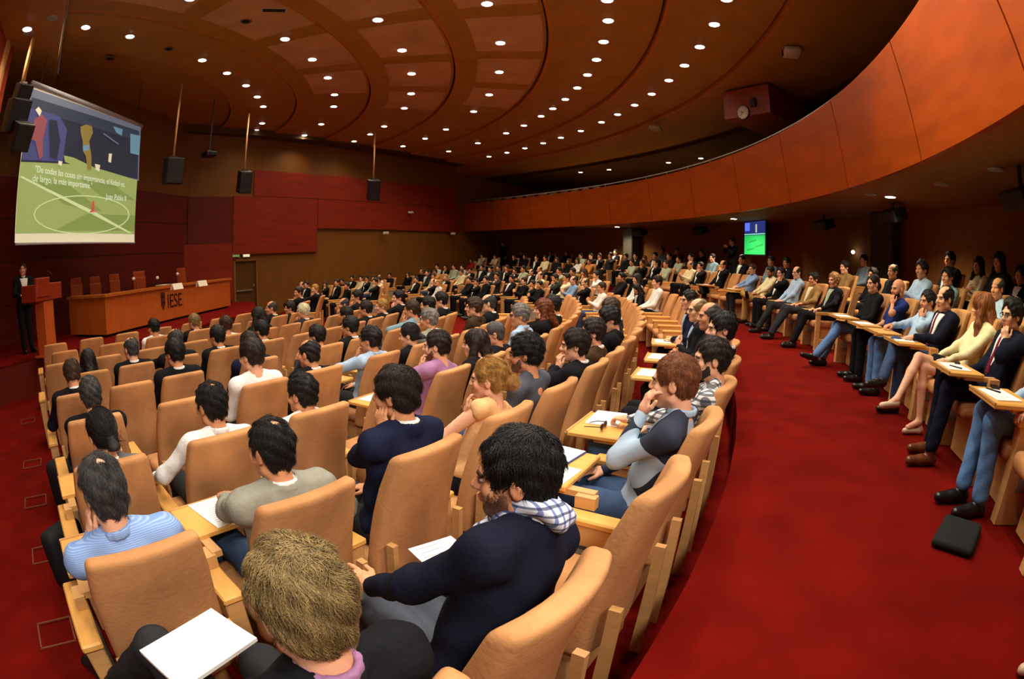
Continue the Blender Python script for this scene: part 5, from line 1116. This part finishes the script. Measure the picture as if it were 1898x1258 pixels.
for rn, phi, h, dist, top, hr, pose in CROWD:
    kind, colr, tl = CODE[top]; hs, hc, hl = HCODE[hr]; q = 1 if dist < 12 else 2; mw = seat(rn, phi); fem = hr in 'LNRY'; jk = kind == 'jacket'
    back = rn in LOW and phi < -10; front = jk and not back and int(phi*13) % 2 == 0
    H0 = Vector(POSES[pose].get('H', (0, -.08, 1.175))); yaw = round((look_yaw(mw, H0)+6)/20)*20
    P, Hm = pose_meshes(pose, q, fem, front, yaw, jk); i, r = LABEL_OF[(rn, round(phi, 4))]
    lab = f'person in {tl} with {hl}, {nth(i)} from the left in {nth(r)} row' if rn in LOW else f'person in {tl} with {hl}, {nth(i)} from near end, {nth(r)} upper row'
    s = max(.94, min(1.08, h/1.30)); m2 = mw @ Matrix.Diagonal((s, s, s, 1)); rs = int(abs(phi)*31) % 3
    def part(name, me, parent, mat, ml=None):
        o = link(name, me, parent, mw=ml)
        if len(me.materials) == 0: me.materials.append(None)
        set_obj_mat(o, mat); return o
    if len(P['body'].materials) == 0: P['body'].materials.append(None)
    root = link('person', P['body'], None, lab, 'person', 'seated audience', None, m2); set_obj_mat(root, SKINS[(0, 1, 1)[rs]])
    part(TOPNAME[kind], P['top'], root, cloth(colr))
    part('trousers', P['bottom'], root, cloth(('charcoal', 'black', 'darkjeans', 'khaki', 'darknavy')[int(abs(phi)*17) % 5] if kind != 'jacket' else (colr if colr != 'tan' else 'charcoal')))
    if not back:
        for k in ('shoeL', 'shoeR'): part('shoe', P[k], root, SHOE)
    if 'shirt' in P: part('shirt', P['shirt'], root, cloth('white'))
    if 'shirt_collar' in P: part('shirt_collar', P['shirt_collar'], root, cloth('white'))
    part('hair', hair_cached(hs, q), root, HAIR[hc], Hm)
print('crowd', len(CROWD), 'chairs', sum(len(v) for v in OCC.values()), {k: len(v) for k, v in OCC.items()})
# ------------------------------------------------------------------ people standing
SPK = dict(stand=True, H=(0, .0, 1.62), yaw=-25, hair='short', hairc='k', thick=.008, tufts=200, top='jacket', topc='black', front=True, botc='black', L=dict(w=(-.16, .30, 1.12), e=(-.5, -.4, -.7)), R=dict(w=(.16, .30, 1.12), e=(.5, -.4, -.7)), skin=1)
p = at_z(52, 653, SZ); d = Vector((-8.4, 6.6))-Vector((p.x, p.y)); a = math.atan2(d.y, d.x)-math.pi/2-.35
near_person(SPK, Matrix.Translation((p.x, p.y, SZ)) @ Matrix.Rotation(a, 4, 'Z') @ Matrix.Diagonal((1.0, 1.0, 1.0, 1)), 'person in a dark suit standing and speaking behind the lectern')
for px, py, lab, R, z0, hc in ((932, 447, 'person in dark clothes standing before the dark back wall at the far end', 23.1, 1.17, 'd'), (1357, 440, 'person in dark clothes standing with a camera left of the wall monitor', 23.0, 1.17, 'k')):
    q = at_r(px, py, R)[-1]; R_, f_ = polar(q); sc = max(.85, min(1.1, (q.z-z0)/1.76))
    near_person(dict(stand=True, q=1, hair='short', hairc=hc, tufts=0, top='sweater', topc='black', collar=False, botc='black', L='clasp' if px > 1000 else 'side', R='clasp' if px > 1000 else 'side', face=False) | (dict(L=dict(w=(-.06, .26, 1.42), e=(-.5, .1, -.9)), R=dict(w=(.06, .26, 1.42), e=(.5, .1, -.9))) if px > 1000 else dict(L=dict(w=(-.22, .04, .86), e=(-.3, -.6, -.2)), R=dict(w=(.22, .04, .86), e=(.3, -.6, -.2)))), seat_matrix(R, f_, z0) @ Matrix.Diagonal((sc, sc, sc, 1)), lab)
# ------------------------------------------------------------------ papers, pads, phones, bags
def flat(name, label, cat, row, phi, x, y, z, sx, sy, rot=0, t=.004, mat=WHITEP, group=None, part='sheet'):
    mw = seat(row, phi) @ Matrix.Translation((x, y, z)) @ Matrix.Rotation(rot, 4, 'Z'); o = thing(name, label, cat, mw, group)
    mb = MB(); mb.rbox((0, 0, t/2), (sx, sy, t), min(.001, t*.3), 1); mb.build(part, mat, o); return o
def inkmarks(o, n, sx, sy, t, seed=1):
    rg = random.Random(seed); mb = MB()
    for k in range(n):
        w = rg.uniform(.3, .8)*sx*.8; mb.box((-sx*.4+w/2, sy*.40-k*sy*.8/n, t+.0005), (w, .0025, .0006))
    mb.build('ink_lines', M('ink', (120, 116, 128), .8, .05), o)
TZ = .716
o = flat('writing_pad', 'large blank white pad held on the lap at the bottom edge', 'pad', 'B', -36.6, -.09, .42, .755, .30, .215, .25, .014)
o = flat('paper_sheet', 'white handwritten sheet under the hand of the person in tweed', 'paper', 'A', -34.7, -.08, .44, TZ, .25, .32, .1); inkmarks(o, 12, .25, .32, .004, 3)
o = flat('paper_sheet', 'white sheet on the blue-shirted person\'s knee at the left', 'paper', 'A', -36.95, .15, .34, .66, .2, .27, -.3); inkmarks(o, 8, .2, .27, .004, 4)
o = flat('paper_sheet', 'white sheet with faint notes on the armrest before the scarf wearer', 'paper', 'B', -34.9, .42, .42, .632, .2, .26, -.3); inkmarks(o, 6, .2, .26, .004, 5)
o = flat('notepad', 'white notepad with blue edge on the tablet of the ginger-haired person', 'notepad', 'B', -30.3, -.02, .47, TZ, .30, .21, -.1, .012); o2 = MB(); o2.box((0, -.107, .006), (.30, .004, .012)); o2.build('blue_edge', M('pad_blue', (70, 84, 150), .6, .05), o)
o = flat('paper_sheet', 'white ruled sheet on the near side of the ginger-haired person\'s tablet', 'paper', 'B', -30.3, -.21, .42, TZ, .21, .28, -.05); inkmarks(o, 3, .2, .2, .004, 6)
mw = seat('B', -30.3) @ Matrix.Translation((-.02, .47, TZ+.018)) @ Matrix.Rotation(.1, 4, 'Z'); t = thing('pen', 'black pen lying on the white notepad beside the diamond sweater', 'pen', mw); mb = MB(); mb.cyl((-.07, 0, 0), (.055, 0, 0), .0055, .005, 8); mb.build('barrel', BLACK, t, True); mb = MB(); mb.cyl((.055, 0, 0), (.07, 0, 0), .005, .001, 8); mb.build('tip', STEEL, t, True)
o = flat('paper_sheet', 'white sheets on the tablet of the checked-shirt person', 'paper', 'B', -27.9, .02, .45, TZ, .30, .21, .05, .006); inkmarks(o, 4, .28, .2, .006, 7)
mw = seat('B', -27.9) @ Matrix.Translation((-.20, .40, TZ+.014)); t = thing('sunglasses', 'dark brown sunglasses lying on the checked-shirt person\'s tablet', 'sunglasses', mw)
mb = MB()
for e in (-1, 1): mb.sph((e*.032, .0, .012), (.028, .010, .022), 12)
mb.build('dark_lenses', M('lens_brown', (60, 20, 10), .15, .05, spec=.6), t, True); mb = MB()
for e in (-1, 1): mb.tube([(e*.06, 0, .018), (e*.064, .06, .014), (e*.045, .11, .003)], .003, 6)
mb.build('temples', M('frame_brown', (50, 18, 10), .3, .05), t, True)
for row, phi, who in (('B', -22.6, 'bald person in the first row'), ('B', -19.8, 'fair-haired person with glasses'), ('B', -16.2, 'person in the navy jacket'), ('A', -18.4, 'person in the dark grey suit'), ('C', -27.0, 'lavender sweater'), ('C', -24.7, 'person with straight dark hair'), ('C', -17.4, 'auburn-haired person'), ('D', -25.6, 'person in the pale blue shirt'), ('D', -22.9, 'ponytailed reader in black'), ('U', -18.0, 'royal blue polo shirt'), ('U', -15.6, 'cropped-haired person in black'), ('U', -21.9, 'balding person in the navy suit'), ('U', -25.8, 'person with glasses and wine red tie'), ('U', -28.3, 'person in jeans at the right edge'), ('U', .7, 'person in the light blue shirt'), ('U', 5.6, 'tall person in black suit')):
    o = flat('paper_sheet', f'white paper on the writing tablet of the {who}', 'paper', row, phi, -.10, .45, TZ, .29, .21, random.uniform(-.15, .15), .006); inkmarks(o, 3, .27, .18, .006, 9)
for row, phi, n in (('D', -16.2, 'long-haired person in the brown jacket'),):
    flat('paper_sheet', f'white sheet held on the knee of the {n}', 'paper', row, phi, 0, .30, .70, .21, .28, .4)
o = flat('mobile_phone', 'black mobile phone under the hand on the scarf wearer\'s knee', 'phone', 'B', -34.9, .055, .535, .672, .062, .118, -.15, .012, BLACK, None, 'phone_body'); q = MB(); q.box((0, .0, .0128), (.054, .09, .0012)); q.build('phone_screen', M('phone_glass', (24, 26, 30), .1, .02, spec=.8), o)
o = flat('mobile_phone', 'small black phone lying beside the papers on the wine-tied person\'s tablet', 'phone', 'U', -25.8, .05, .36, TZ+.0, .05, .10, 1.2, .014, BLACK, None, 'phone_body')
o = flat('mobile_phone', 'black phone on the writing tablet at the right picture edge', 'phone', 'U', -28.3, .09, .40, TZ, .055, .11, 1.3, .016, BLACK, None, 'phone_body')
for row, phi, x, n in (('U', -25.8, -.16, 'dark pen on the papers of the wine-tied person'), ('U', -28.3, -.02, 'thin black pen on the white sheet at the right edge')):
    mw = seat(row, phi) @ Matrix.Translation((x, .47, TZ+.012)) @ Matrix.Rotation(.6, 4, 'Z'); t = thing('pen', n, 'pen', mw); mb = MB(); mb.cyl((-.065, 0, 0), (.06, 0, 0), .0048, .004, 8); mb.build('barrel', BLACK, t, True)
p = at_z(1772, 1000, .75); t = thing('laptop_bag', 'flat black laptop sleeve lying on the red carpet beside the black shoes', 'bag', Matrix.Translation((p.x, p.y, .75)) @ Matrix.Rotation(.55, 4, 'Z'))
mb = MB(); mb.rbox((0, 0, .03), (.38, .27, .055), .025, 3); mb.build('sleeve', M('neoprene', (24, 25, 22), .85, .1), t, True); mb = MB(); mb.tube([(-.17, -.137, .032), (.0, -.140, .033), (.17, -.137, .032)], .003, 5); mb.build('zip', BLACK, t)
p = at_z(112, 1075, .17); t = thing('shoulder_bag', 'black bag hanging at the blue-shirted person\'s chair on the left aisle', 'bag', Matrix.Translation((p.x+.1, p.y+.1, .14)))
mb = MB(); mb.rbox((0, 0, .22), (.16, .36, .42), .06, 3); mb.build('bag_body', M('bag_black', (22, 22, 24), .8, .1), t, True)
p = at_z(92, 868, .5); t = thing('backpack', 'black backpack beside the left aisle chair in front of the blue striped shirt', 'bag', Matrix.Translation((p.x+.05, p.y+.1, .10)))
mb = MB(); mb.rbox((0, 0, .24), (.22, .28, .44), .07, 3); mb.build('bag_body', M('bag_black', (22, 22, 24)), t, True)
